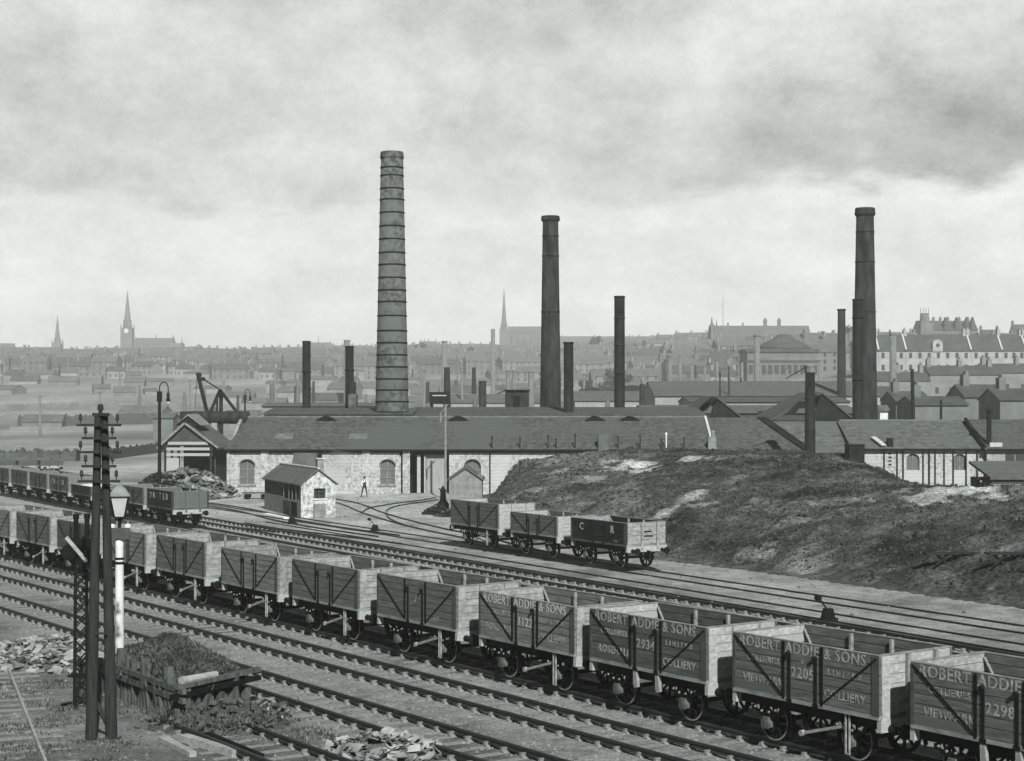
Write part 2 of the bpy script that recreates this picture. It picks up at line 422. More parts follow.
straight_track('siding under the row of wagons on the left', N2, D2, 37.1, -165, -40, sleepers=True, chairs=False, group=YG)
def curve_track(label, rails, name='railway_track'):
    pts0 = [p for r in rails for p in r]; b0 = rails[0][0]
    T = thing(name, label, 'railway track', (b0.x, b0.y, 0), 0, YG)
    for r in rails:
        q = []
        for i in range(len(r)-1):               # catmull-rom
            p0, p1, p2, p3 = r[max(i-1,0)], r[i], r[i+1], r[min(i+2, len(r)-1)]
            for k in range(8):
                t = k/8; q.append(.5*((2*p1)+(p2-p0)*t+(2*p0-5*p1+4*p2-p3)*t*t+(3*p1-p0-3*p2+p3)*t**3))
        q.append(r[-1]); b = B(); rail_section(b, [x-b0 for x in q], zb=-.02, ht=.10); b.build('rail', 'rail', T)
    return T
def off(poly, d):
    out = []
    for i, p in enumerate(poly):
        t = (poly[min(i+1,len(poly)-1)]-poly[max(i-1,0)]).normalized(); out.append(p+Vector((t.y,-t.x,0))*d)
    return out
e = [P(300,497), P(338,503.6), P(361.5,513), P(393,522.6), P(427,531), P(461,538), P(500,548.5), P(560,562)]
curve_track('curved siding sweeping from behind hut toward three wagons', [e, off(e, -1.5)])
f = [P(361.5,513.5), P(370,508.5), P(393,504.2), P(421,500.6), P(436,498)]
f2 = [P(405,525.5), P(392,520.5), P(386.5,515), P(388.5,509.5), P(402,505.5), P(426,502), P(438,500)]
curve_track('tight curved track leading into the works doorway', [f, f2])
w = [P(202,503), P(225,505.5), P(260,511.5), P(300,521), P(345,528.5), P(400,536)]
curve_track('track curving past the front of the little white hut', [w, off(w, 1.5)])
# crossover rails between the yard sidings
w = [N2*41+D2*-112, N2*41.2+D2*-106, N2*42.1+D2*-98, N2*43.2+D2*-90, N2*43.75+D2*-84]
curve_track('crossover rails joining two yard sidings behind coal train', [w, off(w, 1.5)])
# light railed siding at the far left
p0, p1 = P(0,645,.17), P(45,757,.17); d = (p1-p0).normalized(); p0 = p0-d*1.0; L = 32
T = thing('railway_track', 'single bright rail siding sunk in dirt at far left', 'railway track', (p0.x, p0.y, 0), math.atan2(d.y, d.x), TRK)
for q in (0, -1.5):
    b = B(); rail_section(b, [Vector((0,q,0)), Vector((L,q,0))], zb=-.03, ht=.16); b.build('rail', 'railtop' if q == 0 else 'rail', T)
me = B().box(-.13,.13,-2.15,.75,-.1,.0).mesh('sleeper', 'sleeper')
for i in range(40): link('sleeper', me, T, (.4+i*.78, random.uniform(-.08,.08), random.uniform(-.012,.008)), random.uniform(-.03,.03))

# ------------------------------------------------------------------ wagons
def wagon(label, Nn, Dd, s, t_right, L=4.65, z0=1.4, z1=2.7, planks=6, wood='wood1', endm='endw', stops=False, lever=True, text=None,
          cornerdark=True, stanch='right', load=None, group=None, plain=False, W=2.4, dumb=False, low_end=0, rail_end=False, patch=False, innerm='inner'):
    rz = math.atan2(Dd.y, Dd.x); c = Nn*s+Dd*(t_right-L/2)
    T = thing('coal_wagon', label, 'railway wagon', (c.x, c.y, 0), rz+random.uniform(-.003,.003), group)
    h = W/2; hl = L/2; key = (L, z0, z1, planks, W); gp = .02; ph = (z1-z0)/planks; dw = .52
    def K(tag_, fn): return cached(key+(tag_,), fn)
    # body sides, each plank its own board; the door lies below the top plank
    def side(m):
        b = B()
        for i in range(planks):
            za, zb = z0+i*ph+(gp if i else 0), z0+(i+1)*ph
            if i == planks-1: b.box(-hl, hl, -.035, .035, za, zb)
            else:
                b.box(-hl, -dw-.015, -.035, .035, za, zb); b.box(dw+.015, hl, -.035, .035, za, zb)
        return b.mesh('side_board', m)
    def door(m):
        b = B()
        for i in range(planks-1): b.box(-dw, dw, -.037, .037, z0+i*ph+(gp if i else 0), z0+(i+1)*ph)
        return b.mesh('side_door', m)
    def irons(sg):
        def fn():
            b = B(); y = .048*sg; e = .012
            def st(x, w_, za, zb): b.box(x-w_/2, x+w_/2, min(y-e,y+e), max(y-e,y+e), za, zb)
            for x in (-dw-.09, dw+.09): st(x, .07, z0-.05, z1-.02)
            for x in (-dw+.1, dw-.1): st(x, .075, z0-.1, z1-ph-.04); b.cyl((x, y, z1-ph-.02), (x, y+.09*sg, z1-ph-.02), .05, n=8)
            for x, q in ((-hl, 1), (hl, -1)):
                b.bar((x+q*.06, y+.014*sg, z1-.06), (q*-(dw+.12), y+.014*sg, z0+.02), .055, .02)
            for x in (-dw+.1, dw-.1): st(x, .16, z0-.13, z0-.02)
            return b.mesh('iron_strapping', 'iron')
        return fn
    def corner(sg):
        def fn():
            b = B(); y = .045*sg; w_ = .21
            for x in (-hl+.09, hl-w_/2+.01): b.box(x-w_/2+.01, x+w_/2, min(y-.008,y+.008), max(y-.008,y+.008), z0-.02, z1-.03)
            return b.mesh('corner_plate', 'plate')
        return fn
    def capm():
        return B().box(-hl, hl, -.045, .045, z1+.001, z1+.022).mesh('capping', 'cap')
    def lining(): return B().box(-hl+.02, hl-.02, -.014, .014, z0, z1-.03).mesh('plank_joint', 'wood4')
    for sg in (-1, 1):
        sd = link('side_board', K('side'+wood, lambda: side(wood)), T, (0, sg*(h-.035), 0))
        link('side_door', K('door'+wood, lambda: door(wood)), T, (0, sg*(h-.035), 0))
        link('plank_joint', K('lin', lining), sd)
        y = .048*sg; e_ = .012
        for x in (-dw-.09, dw+.09): link('strap', K('vs%d' % sg, lambda: B().box(-.035,.035,y-e_,y+e_,z0-.05,z1-.02).mesh('strap','iron')), sd, (x,0,0))
        for x in (-dw+.1, dw-.1):
            def di():
                b = B(); b.box(-.037,.037,y-e_,y+e_,z0-.1,z1-ph-.04); b.cyl((0,y,z1-ph-.06),(0,y+.09*sg,z1-ph-.06),.05,n=8); b.box(-.08,.08,y-e_-.001,y+e_+.001,z0-.13,z0-.02); return b.mesh('door_iron','iron')
            link('door_iron', K('di%d' % sg, di), sd, (x,0,0))
        for q in (-1, 1):
            link('diagonal_strap', K('ds%d%d' % (sg,q), lambda: B().bar((q*(hl-.06), y+.003*sg, z1-.06), (q*(dw+.12), y+.003*sg, z0+.02), .02, .045).mesh('diagonal_strap','iron')), sd)
            wq = .21 if q > 0 else .1; yy = .045*sg
            link('corner_plate', K('cp%d%d' % (sg,q), lambda: B().box(q*(hl+.005)-(wq if q > 0 else 0), q*(hl+.005)+(0 if q > 0 else wq), yy-.008, yy+.008, z0-.02, z1-.03).mesh('corner_plate','plate')), sd)
        link('capping', K('cap', capm), sd)
    # ends
    def end(m):
        b = B()
        for i in range(planks+1 if rail_end else planks):
            b.box(-.035, .035, -h+.075, h-.075, z0+i*ph+(gp if i else 0), z0+(i+1)*ph)
        b.box(-.016, .016, -h+.075, h-.075, z0, z1-.03); return b.mesh('end_board', m)
    def stan():
        b = B()
        b.box(.036, .12, -.06, .06, z0-.25, z1-.01)
        for k in range(6): b.cyl((.118, 0, z0+.05+k*.2), (.14, 0, z0+.05+k*.2), .022, n=6)
        return b.mesh('end_stanchion', 'cap' if stanch == 'pale' else endm)
    for sg in (-1, 1):
        en = link('end_board', K('end'+endm+str(rail_end), lambda: end(endm)), T, (sg*(hl-.04), 0, 0), 0 if sg > 0 else math.pi)
        for y in (-.3, .62): link('end_stanchion', K('stan'+str(stanch)+endm+str(rail_end), stan), en, (0, y, 0))
        link('corner_board', K('cbd'+endm, lambda: B().box(.037, .062, -h+.075, -h+.33, z0-.3, z1-.04).mesh('corner_board', endm)), en)
        link('end_capping', K('ecap', lambda: B().box(-.05,.05,-h+.08,h-.08,z1+(ph if rail_end else 0)+.002,z1+(ph if rail_end else 0)+.024).mesh('end_capping','cap')), en)
    # inner knees and lining on the far side and the left end
    def knees():
        b = B()
        for x in (-dw-.12, dw+.12): b.box(x-.035, x+.035, h-.16, h-.075, z0-.05, z1-.02)
        b.bar((-hl+.1, h-.1, z1-.1), (-hl+.75, h-.1, z0+.2), .06, .03)
        return b.mesh('side_knee', 'cap')
    link('side_knee', K('knee', knees), T)
    link('floor', K('floor', lambda: B().box(-hl, hl, -h+.01, h-.01, z0-.09, z0-.015).mesh('floor', innerm)), T)
    def under():
        b = B()
        for y in (-.95, .95): b.box(-hl+.06, hl-.06, y-.06, y+.06, z0-.36, z0-.095)
        for y in (-.35, .35): b.box(-hl+.1, hl-.1, y-.05, y+.05, z0-.34, z0-.1)
        for x in (-1.3, 0, 1.3): b.box(x-.06, x+.06, -.9, .9, z0-.35, z0-.1)
        return b.mesh('underframe', 'grime')
    link('underframe', K('under', under), T)
    def kerb():
        return B().box(-hl, hl, -h-.012, -h+.02, z0-.105, z0-.012).box(-hl, hl, h-.02, h+.012, z0-.105, z0-.012).mesh('curb_rail', 'cap' if wood != 'wood4' else 'wood2')
    link('curb_rail', K('kerb'+wood, kerb), T)
    for sg in (-1, 1):
        link('headstock', K('hs', lambda: B().box(-.06,.06,-h+.02,h-.02,z0-.38,z0-.1).mesh('headstock', 'endw')), T, (sg*(hl-.02), 0, 0))
        def buf():
            b = B(); b.cyl((0,0,0),(.2,0,0),.1,.085,12); b.cyl((.2,0,0),(.4,0,0),.045,n=10); b.cyl((.4,0,0),(.44,0,0),.17,.17,16); return b.mesh('buffer', 'iron')
        for y in (-.87, .87): link('buffer', cached('buf', buf), T, (sg*(hl+.04), y, 1.08), 0 if sg > 0 else math.pi)
        def cpl():
            b = B(); b.bar((0,0,0),(.2,0,-.02),.06); 
            for k, zz in enumerate((-.06,-.2,-.33)): b.cyl((.2,0,zz+.08),(.24,0,zz-.06),.05,n=8)
            return b.mesh('coupling', 'iron')
        link('coupling', cached('cpl', cpl), T, (sg*(hl+.04), 0, 1.06), 0 if sg > 0 else math.pi)
    wb = 1.32; r = .47; zr = .2+r
    def wheel():
        b = B(); n = 28; vs = []
        for (rr, y) in ((r, -.065), (r+.03, .06), (r+.03, .075), (r-.06, .075), (r-.06, -.065)):
            vs += [(rr*math.cos(2*math.pi*i/n), y, rr*math.sin(2*math.pi*i/n)) for i in range(n)]
        b.add(vs, [(j*n+i, j*n+(i+1)%n, ((j+1)%5)*n+(i+1)%n, ((j+1)%5)*n+i) for j in range(5) for i in range(n)])
        for k in range(8):
            a = 2*math.pi*k/8; b.bar((.05*math.cos(a),0,.05*math.sin(a)), ((r-.03)*math.cos(a),0,(r-.03)*math.sin(a)), .05, .06, up=(0,1,0))
        b.cyl((0,-.09,0),(0,.09,0),.1,n=14); return b.mesh('wheel', 'grime')
    def tyre():
        b = B(); n = 28; vs = []
        for rr in (r-.045, r-.004): vs += [(rr*math.cos(2*math.pi*i/n), -.068, rr*math.sin(2*math.pi*i/n)) for i in range(n)]
        b.add(vs, [(i, (i+1)%n, n+(i+1)%n, n+i) for i in range(n)]); return b.mesh('tyre', 'chair')
    def guard():
        b = B()
        b.box(-.11,-.075,-.02,.02,-.12,.36); b.box(.075,.11,-.02,.02,-.12,.36); b.bar((-.09,0,-.1),(-.36,0,.38),.05,.03,up=(0,1,0)); b.bar((.09,0,-.1),(.36,0,.38),.05,.03,up=(0,1,0)); b.bar((-.3,0,-.13),(.3,0,-.13),.03,up=(0,1,0))
        return b.mesh('axle_guard', 'iron')
    def axbox():
        b = B(); b.box(-.1,.1,-.17,.02,-.12,.13); b.box(-.12,.12,-.19,-.17,-.14,.06); b.box(-.07,.07,-.2,-.19,-.1,.04); return b.mesh('axle_box', 'axle')
    def spring():
        b = B()
        for k in range(5):
            hw = .46-.08*k; pts = [(hw*(q/3), -.08, .28+.0-.1*(1-(q/3*hw/.46)**2)-.022*k) for q in range(-3, 4)]
            for a_, b_ in zip(pts, pts[1:]): b.bar(a_, b_, .08, .02)
        b.box(-.06,.06,-.13,-.03,.08,.26)
        for x in (-.46,.46): b.box(x-.04,x+.04,-.13,-.03,.24,.36)
        return b.mesh('leaf_spring', 'grime')
    def bolts():
        b = B()
        for x, z in ((-.34,.33),(-.12,.26),(.12,.26),(.34,.33)): b.cyl((x,-.16,z),(x,-.19,z),.028,n=8)
        return b.mesh('bolt_heads', 'pale')
    for x in (-wb, wb):
        link('axle', cached('axl', lambda: B().cyl((0,-.9,0),(0,.9,0),.06,n=10).mesh('axle','grime')), T, (x, 0, zr))
        for sg in (-1, 1):
            rot = 0 if sg < 0 else math.pi
            wl = link('wheel', cached('whl', wheel), T, (x, sg*.75, zr), rot); link('tyre', cached('tyr', tyre), wl)
            gd = link('axle_guard', cached('gd', guard), T, (x, sg*.93, zr), rot)
            link('axle_box', cached('axb', axbox), gd); sp_ = link('leaf_spring', cached('spr', spring), gd)
            if sg < 0: link('bolt', cached('blt', bolts), sp_)
    if lever:
        def lev():
            b = B(); y = -1.1
            b.bar((-.1,y,.62),(1.25,y,1.0),.03,.07); b.cyl((-.1,y+.04,.62),(-.1,y-.06,.62),.07,n=10); return b.mesh('brake_lever', 'pale')
        def brk():
            b = B(); b.bar((-.1,-.98,.62),(-.25,-.98,1.15),.05); b.bar((-.1,-.98,.62),(.05,-.98,1.15),.05)
            b.bar((-.1,-.9,.66),(.78,-.78,.5),.045); b.bar((-.1,-.9,.58),(-.78,-.78,.72),.045)
            b.box(.72,.84,-.83,-.7,.38,.9); b.box(-.84,-.72,-.83,-.7,.38,.9); return b.mesh('brake_gear', 'grime')
        def gde(): 
            b = B(); b.box(1.28,1.315,-1.17,-1.13,.42,z0-.1); b.box(1.39,1.42,-1.17,-1.13,.42,z0-.1); b.box(1.28,1.42,-1.17,-1.13,.38,.42); return b.mesh('lever_guide', 'pale')
        link('brake_lever', cached('lev', lev), T); link('brake_gear', cached('brk', brk), T); link('lever_guide', K('gde', gde), T)
    if stops:
        for x in (-.44, .44):
            link('door_stop', cached('stp', lambda: B().prism([(-.06,0),(.06,0),(.1,-.42),(.0,-.46),(-.05,-.38)], -.05, .05).mesh('door_stop', 'pale')), T, (x, -1.16, z0-.13))
    if patch:
        b = B(); b.box(0,.012,-.35,.35,z0+.42,z0+.78); p_ = b.build('number_plate', 'letter', T); p_.location = (hl+.001+.1, 0, 0)
        b = B(); b.box(.013,.02,-.25,.2,z0+.56,z0+.63); p_ = b.build('plate_marking', 'iron', p_)
    if text:
        for (tx, x, zf, size, mt, sx) in text:
            me = cached(('txt', tx, size, mt, sx), lambda: text_mesh(tx, size, mt, sx=sx))
            link('lettering', me, T, (x, -h-.0045, z0+zf*(z1-z0)))
    if load:
        b = B(); nx, ny = 18, 9; vs = []
        for j in range(ny+1):
            for i in range(nx+1):
                x = -hl+.1+(L-.2)*i/nx; y = -h+.1+(W-.2)*j/ny
                e_ = math.sin(math.pi*i/nx)**.5*math.sin(math.pi*j/ny)**.5 if 0 < i < nx and 0 < j < ny else 0
                vs.append((x, y, z1-.12+load[1]*e_+.06*noise.noise(Vector((x*3,y*3,t_right)))))
        b.add(vs, [(j*(nx+1)+i, j*(nx+1)+i+1, (j+1)*(nx+1)+i+1, (j+1)*(nx+1)+i) for j in range(ny) for i in range(nx)])
        ld = b.build('load', load[0], T, True)
    return T
ROB = lambda m, m2, left2, num, left3, dot=None: [('ROBERT', -1.42, .88, .36, m, .95), ('ADDIE', -.02, .88, .36, m, .95), ('& SONS', 1.3, .88, .36, m, .95),
     (left2, -1.3, .6, .21, m2, .95), ('L I M I T E D', 1.3, .58, .17, m2, 1.0), (num, .0, .46, .34, m, 1.0), (left3, -1.3, .22, .27, m2, .95), ('COLLIERY', 1.3, .2, .27, m2, .95)] + ([(dot, 0, .68, .14, m2, 1)] if dot else [])
G1 = 'coal wagons of the long foreground train'
s = 28.47
tr = lambda t: t+4.65
wagon('nearest coal wagon at right edge, number 2298 on its door', N1, D1, s, tr(-23.82), endm='endg', wood='wood1', stops=True, lever=False, text=ROB('letter','letterdim','COLLIERIES','2298','VIEWPARK'), group=G1)
wagon('coal wagon numbered 2205 with small number 6 above', N1, D1, s, tr(-29.36), wood='wood1', text=ROB('letter','letterdim','COLLIERIES','2205','VIEWPARK','6'), group=G1, stanch='pale')
wagon('coal wagon numbered 2934 with bright planked end', N1, D1, s, tr(-34.97), wood='wood2', stops=True, lever=False, text=ROB('letter','letter','COLLIERIES','2934','ROSEHALL'), group=G1, z1=2.68)
wagon('paler coal wagon numbered 1122 on its door', N1, D1, s, tr(-40.3), endm='endg', wood='wood3', text=ROB('letterwhite','letterdim','COLLIERIES','1122','ROSEHALL'), group=G1, z1=2.64)
wagon('coal wagon with worn blank sides and small 117 low down', N1, D1, s, tr(-46.2), endm='endg', wood='wood1', text=[('117', 1.2, .14, .2, 'letterdim', 1), ('6', 0, .5, .2, 'letterdim', 1)], group=G1, z1=2.66)
wagon('unlettered grey coal wagon, fifth one from the right', N1, D1, s, tr(-52.1), endm='endg', wood='wood1', group=G1, z1=2.66, stanch='pale')
wagon('unlettered pale boarded wagon with framed white end panel', N1, D1, s, tr(-57.9), wood='wood3', group=G1, z1=2.64, endm='cap')
wagon('grey coal wagon standing just right of the lamp post', N1, D1, s, tr(-64.1), endm='endg', wood='wood1', group=G1, z1=2.72, stanch='pale')
wagon('pale boarded wagon directly behind the white lamp post', N1, D1, s, tr(-70.0), endm='endg', wood='wood3', group=G1, z1=2.66)
wagon('coal wagon half hidden behind the lattice signal post', N1, D1, s, tr(-75.8), endm='endg', wood='wood2', group=G1, z1=2.66)
wagon('grey coal wagon just left of the lattice signal post', N1, D1, s, tr(-81.6), endm='endg', wood='wood1', group=G1, z1=2.7, text=[('6', 0, .6, .3, 'letterdim', 1)])
wagon('last coal wagon of the long train at left edge', N1, D1, s, tr(-87.4), endm='endg', wood='wood3', group=G1, z1=2.66)
G2 = 'three wagons below the grassy bank'
wagon('high sided left wagon of three below the bank', N2, D2, 46.6, -76.0, L=5.2, z1=2.68, wood='wood1', group=G2, lever=True)
wagon('low plain middle wagon of the three below bank', N2, D2, 46.6, -70.2, L=4.5, z1=2.36, planks=5, wood='wood1', group=G2, lever=False)
wagon('dark open right wagon of three, two big white letters', N2, D2, 46.6, -64.1, L=4.75, z1=2.42, planks=5, wood='wood4', group=G2, lever=False, endm='endg', patch=True,
      text=[('C', -1.45, .62, .5, 'letterwhite', 1), ('R', 1.2, .62, .5, 'letterwhite', 1), ('17204', 1.5, .1, .1, 'letterdim', 1)])
G3 = 'wagons standing in a row on the left siding'
def lw(i, label, **k):
    k.setdefault('endm', 'wood3'); k.setdefault('innerm', 'wood2')
    wagon(label, N2, D2, 37.1, -100.4-5.75*i, L=4.85, group=G3, lever=False, **k)
lw(0, 'dark wagon with tall white letters at right end of left row', wood='wood4', z1=2.48, planks=5, endm='wood1', text=[(c_, -1.75+.62*k, .62, .56, 'letterwhite', .75) for k, c_ in enumerate('UNITED')], stanch='plain')
lw(1, 'dark wagon coupled second from the right end of left row', wood='wood2', z1=2.45, planks=5)
lw(2, 'low dark wagon behind the two telegraph poles', wood='wood4', z1=2.0, planks=3, load=('scrap', .25))
lw(3, 'low wagon heaped with pale load, left of telegraph poles', wood='wood4', z1=2.0, planks=3, load=('lime', .18))
lw(4, 'high wagon with white lettering at far left of row', wood='wood2', endm='wood3', z1=2.5, planks=5, text=[(c_, -1.75+.6*k, .55, .5, 'letterwhite', .7) for k, c_ in enumerate('UNITED')])
lw(5, 'dark wagon third from the left edge in back row', wood='wood2', endm='wood3', z1=2.5, planks=5)
lw(6, 'dark wagon second from the left edge in back row', wood='wood2', endm='wood3', z1=2.5, planks=5)
lw(7, 'end wagon of back row, only partly inside left edge', wood='wood2', z1=2.5, planks=5)
for i, lb in enumerate(('low distant wagon at left edge, farthest row of wagons', 'low distant wagon, middle of the farthest three wagons', 'low distant wagon, rightmost of the farthest three wagons')):
    q = P(8+22*i, 478); wagon(lb, N2, D2, q.dot(N2), q.dot(D2), L=4.85, wood='wood2', endm='wood2', innerm='wood2', z1=1.9, planks=3, group='low distant wagons of the farthest row', lever=False)
# ------------------------------------------------------------------ foreground props
# twin telegraph pole
q = P(91,739); T = thing('telegraph_pole', 'tall twin creosoted telegraph pole with insulator arms, left foreground', 'telegraph pole', (q.x, q.y, 0))
Yp = q.y; tx = XU(98, Yp)-q.x
for x0, x1 in ((0, tx), (XU(110.5, Yp)-q.x, tx+.13)):
    b = B(); b.cyl((x0,0 if x0 == 0 else .12,-.3),(x1,0 if x0 == 0 else .12,ZV(416, Yp)),.15,.085,14); b.build('pole', 'pole', T, False)
b = B(); b.bar((.02,.0,1.1),(XU(109,Yp)-q.x-.02,.25,.15),.1); b.bar((.05,-.1,2.6),(.42,-.1,2.6),.05); b.build('brace', 'pole', T)
b = B(); b.cyl((tx+.06,0,ZV(416,Yp)),(tx+.06,0,ZV(404,Yp)),.05,.05,8); b.cyl((tx+.06,0,ZV(410,Yp)),(tx+.06,0,ZV(405,Yp)),.08,.07,8); b.box(tx-.12,tx+.26,-.1,.1,ZV(416,Yp),ZV(413,Yp)); b.build('finial', 'pole', T)
for k, (v, l) in enumerate(((425,22),(438,17),(452,22),(466,17),(481,21))):
    z = ZV(v, Yp); xa, xb = tx+.06-l*Yp/F, tx+.06+l*Yp/F
    b = B(); b.box(xa, xb, -.19, -.11, z-.03, z+.03); am = b.build('cross_arm', 'pole', T)
    for x in (xa+.09, xb-.09):
        b = B(); b.lathe((x,-.15,z+.04), [(.012,0),(.012,.07),(.04,.08),(.052,.12),(.036,.14),(.046,.17),(.036,.22),(.015,.24)], 12); b.build('insulator', 'insul', am, True)
# lattice signal post
q = P(81,706); T = thing('signal_post', 'short lattice railway signal post behind the twin poles', 'signal post', (q.x, q.y, 0), R(20))
hz = ZV(534, q.y); b = B(); w_ = .17
for a in (-1, 1):
    for c_ in (-1, 1): b.bar((a*w_, c_*w_, -.1), (a*w_*.8, c_*w_*.8, hz), .06)
n = 13
for i in range(n):
    z0, z1 = hz*i/n, hz*(i+1)/n
    for y in (-w_, w_): b.bar((-w_,y,z0),(w_,y,z1),.04,.02,up=(0,1,0)); b.bar((w_,y*.98,z0),(-w_,y*.98,z1),.04,.02,up=(0,1,0))
    for x in (-w_, w_): b.bar((x,-w_,z0),(x,w_,z1),.02,.04); b.bar((x*.98,w_,z0),(x*.98,-w_,z1),.02,.04)
b.build('lattice_mast', 'iron', T)
b = B()
for x in (-.13, .16): b.cyl((x,0,hz-.1),(x,0,hz+.42),.07,n=10); b.cyl((x,0,hz+.42),(x,0,hz+.55),.085,.085,n=10)
b.build('post_cap', 'iron', T)
b = B(); b.cyl((-.34,-.18,hz-.45),(-.34,-.32,hz-.45),.2,n=18); b.cyl((-.2,-.2,hz-.2),(-.2,-.34,hz-.2),.13,n=14); b.cyl((.12,-.3,hz-.5),(.12,-.4,hz-.5),.1,n=14); b.box(-.1,.5,-.3,-.2,hz-.95,hz-.55); b.box(-.25,.35,-.28,-.2,hz-.5,hz-.1); b.build('weight_bracket', 'grime', T)
b = B(); b.bar((-.42,-.34,hz-.05),(.12,-.34,hz-.72),.1,.04,up=(0,1,0)); b.build('signal_lever', 'timber', T)
b = B()
for x in (.27, .42): b.cyl((x,-.25,0),(x,-.25,hz-.5),.02,n=6)
for i in range(15): b.bar((.27,-.25,.3+i*.3),(.42,-.25,.3+i*.3),.02)
b.build('ladder', 'iron', T)
# white post with lantern
Yl = 47.; xl = XU(119.5, Yl); T = thing('lamp_post', 'white painted lamp post with glazed lantern behind earth mound', 'lamp post', (xl, Yl, 0)); kk = Yl/F
zb = ZV(538, Yl)
b = B(); b.lathe((0,0,0), [(.19,-.2),(.18,.3),(.13,.9),(.115,zb-.25),(.11,zb)], 18); b.build('post', 'white', T, True)
b = B(); b.lathe((0,0,zb-.75), [(.12,0),(.14,.02),(.14,.06),(.12,.08)], 18); b.lathe((0,0,zb-.62), [(.12,0),(.135,.02),(.135,.05),(.12,.07)], 18); b.build('collar', 'iron', T)
b = B(); b.box(-.3,.32,-.16,-.1,zb-.02,zb+.3); b.build('notice_board', 'plate', T)
b = B(); 
for x in (-.22, .24): b.lathe((x,-.02,zb+.3), [(.1,0),(.1,.05),(.06,.1)], 10)
b.build('bracket_knob', 'white', T)
z1 = ZV(517, Yl); z2 = ZV(496, Yl); z3 = ZV(487.5, Yl)
b = B(); b.cyl((0,0,zb),(0,0,z1),.05,n=8)
for a in range(4):
    t = R(45+90*a+12); c_, s_ = math.cos(t), math.sin(t); b.bar((.2*c_,.2*s_,z1),(.36*c_,.36*s_,z2),.035); 
    t2 = t+R(90); c2, s2 = math.cos(t2), math.sin(t2)
    b.bar((.2*c_,.2*s_,z1),(.2*c2,.2*s2,z1),.035); b.bar((.36*c_,.36*s_,z2),(.36*c2,.36*s2,z2),.05)
    b.bar((.0,.0,z1-.15),(.2*c_,.2*s_,z1),.03)
b.build('lantern_frame', 'iron', T)
for a in range(4):
    t, t2 = R(57+90*a), R(57+90*(a+1)); b = B()
    pts = [(.19*math.cos(t),.19*math.sin(t),z1+.02),(.19*math.cos(t2),.19*math.sin(t2),z1+.02),(.345*math.cos(t2),.345*math.sin(t2),z2-.02),(.345*math.cos(t),.345*math.sin(t),z2-.02)]
    b.add(pts, [(0,1,2,3)]); b.add([(x*.97,y*.97,z) for x,y,z in pts], [(3,2,1,0)]); b.build('lantern_pane', 'lampglass', T)
b = B(); n = 4; vs = []
for r_, z in ((.42, z2), (.42, z2+.03), (.2, z3), (.12, z3+.03), (.12, z3+.14), (.02, z3+.2)):
    vs += [(r_*math.cos(R(57+90*i)), r_*math.sin(R(57+90*i)), z) for i in range(4)]
b.add(vs, [(j*4+i, j*4+(i+1)%4, (j+1)*4+(i+1)%4, (j+1)*4+i) for j in range(5) for i in range(4)]+[(0,3,2,1)]); b.build('lantern_roof', 'rough', T)

# earth filled buffer stop
A0, A1, A2 = Vector((-11.7,47.1,0)), P(181,722), P(247,706)
T = thing('buffer_stop', 'earth filled buffer stop walled with old upright sleepers', 'buffer stop', tuple(A1))
def stakes(p, q, hgt, n, name='sleeper_stake'):
    for i in range(n):
        c_ = p.lerp(q, (i+.5)/n); b = B(); d = (q-p).normalized(); nn = Vector((-d.y, d.x, 0)); w_ = (q-p).length/n*.43
        h_ = hgt*random.uniform(.6, 1.15)*(.55 if random.random() < .15 else 1); l = Vector((random.uniform(-.12,.12), random.uniform(-.09,.09), h_))
        b.bar(c_-A1-Vector((0,0,.15)), c_-A1+l, .12, w_*2, up=nn); b.build(name, 'stake', T)
stakes(A0, A1, 1.25, 19); stakes(A1, A2, .95, 10)
dd = (A2-A1); stakes(A0+dd, A2, .9, 14)
up = Vector((0,0,1)); sd = (A1-A0).normalized(); nd = Vector((sd.y,-sd.x,0))
if nd.y > 0: nd = -nd
for z, e in ((.62,.1),(.86,.2)):
    b = B(); b.bar(A0-A1+up*z+nd*.12, up*z+nd*.12+sd*.5, .12, .14); b.build('side_rail', 'stake', T)
fd = dd.normalized(); fn = Vector((fd.y,-fd.x,0))
for k, z in enumerate((.72,.95)):
    b = B(); b.bar(fn*.14+up*z-fd*(.5-.2*k), dd+fn*.14+up*(z+.02)+fd*.35, .14, .12); b.build('buffer_beam', 'stake' if k else 'grime', T)
b = B(); b.cyl(fn*.1+up*1.08-fd*.1, fn*.12+up*1.06+fd*1.2, .11, .1, 10); b.build('log', 'timber', T)
b = B(); nx = 34; ny = 18; c0 = A0-A1; ex = A1-A0; vs = []
for j in range(ny+1):
    for i in range(nx+1):
        a, c_ = i/nx, j/ny; p = c0+ex*a+dd*c_
        e = (math.sin(math.pi*min(max(a,.001),.999))**.6)*(math.sin(math.pi*min(max(c_,.001),.999))**.55)
        vs.append((p.x, p.y, .72+.85*e+.16*e*noise.noise(p*1.3)*2+.1*noise.noise(p*3.1)))
b.add(vs, [(j*(nx+1)+i, j*(nx+1)+i+1, (j+1)*(nx+1)+i+1, (j+1)*(nx+1)+i) for j in range(ny) for i in range(nx)])
b.build('earth_fill', 'soil', T, True)
sp = []
for k in range(5200):
    x, y, z = random.choice(vs); sp.append((x+random.uniform(-.1,.1)+A1.x, y+random.uniform(-.12,.12)+A1.y, z, random.uniform(.6,1.2)))
tag(blades('mound_weeds', 'weed', sp, .1, 1.3, .03, 3), 'dark weeds growing on the earth filled buffer stop', 'weeds', kind='stuff')

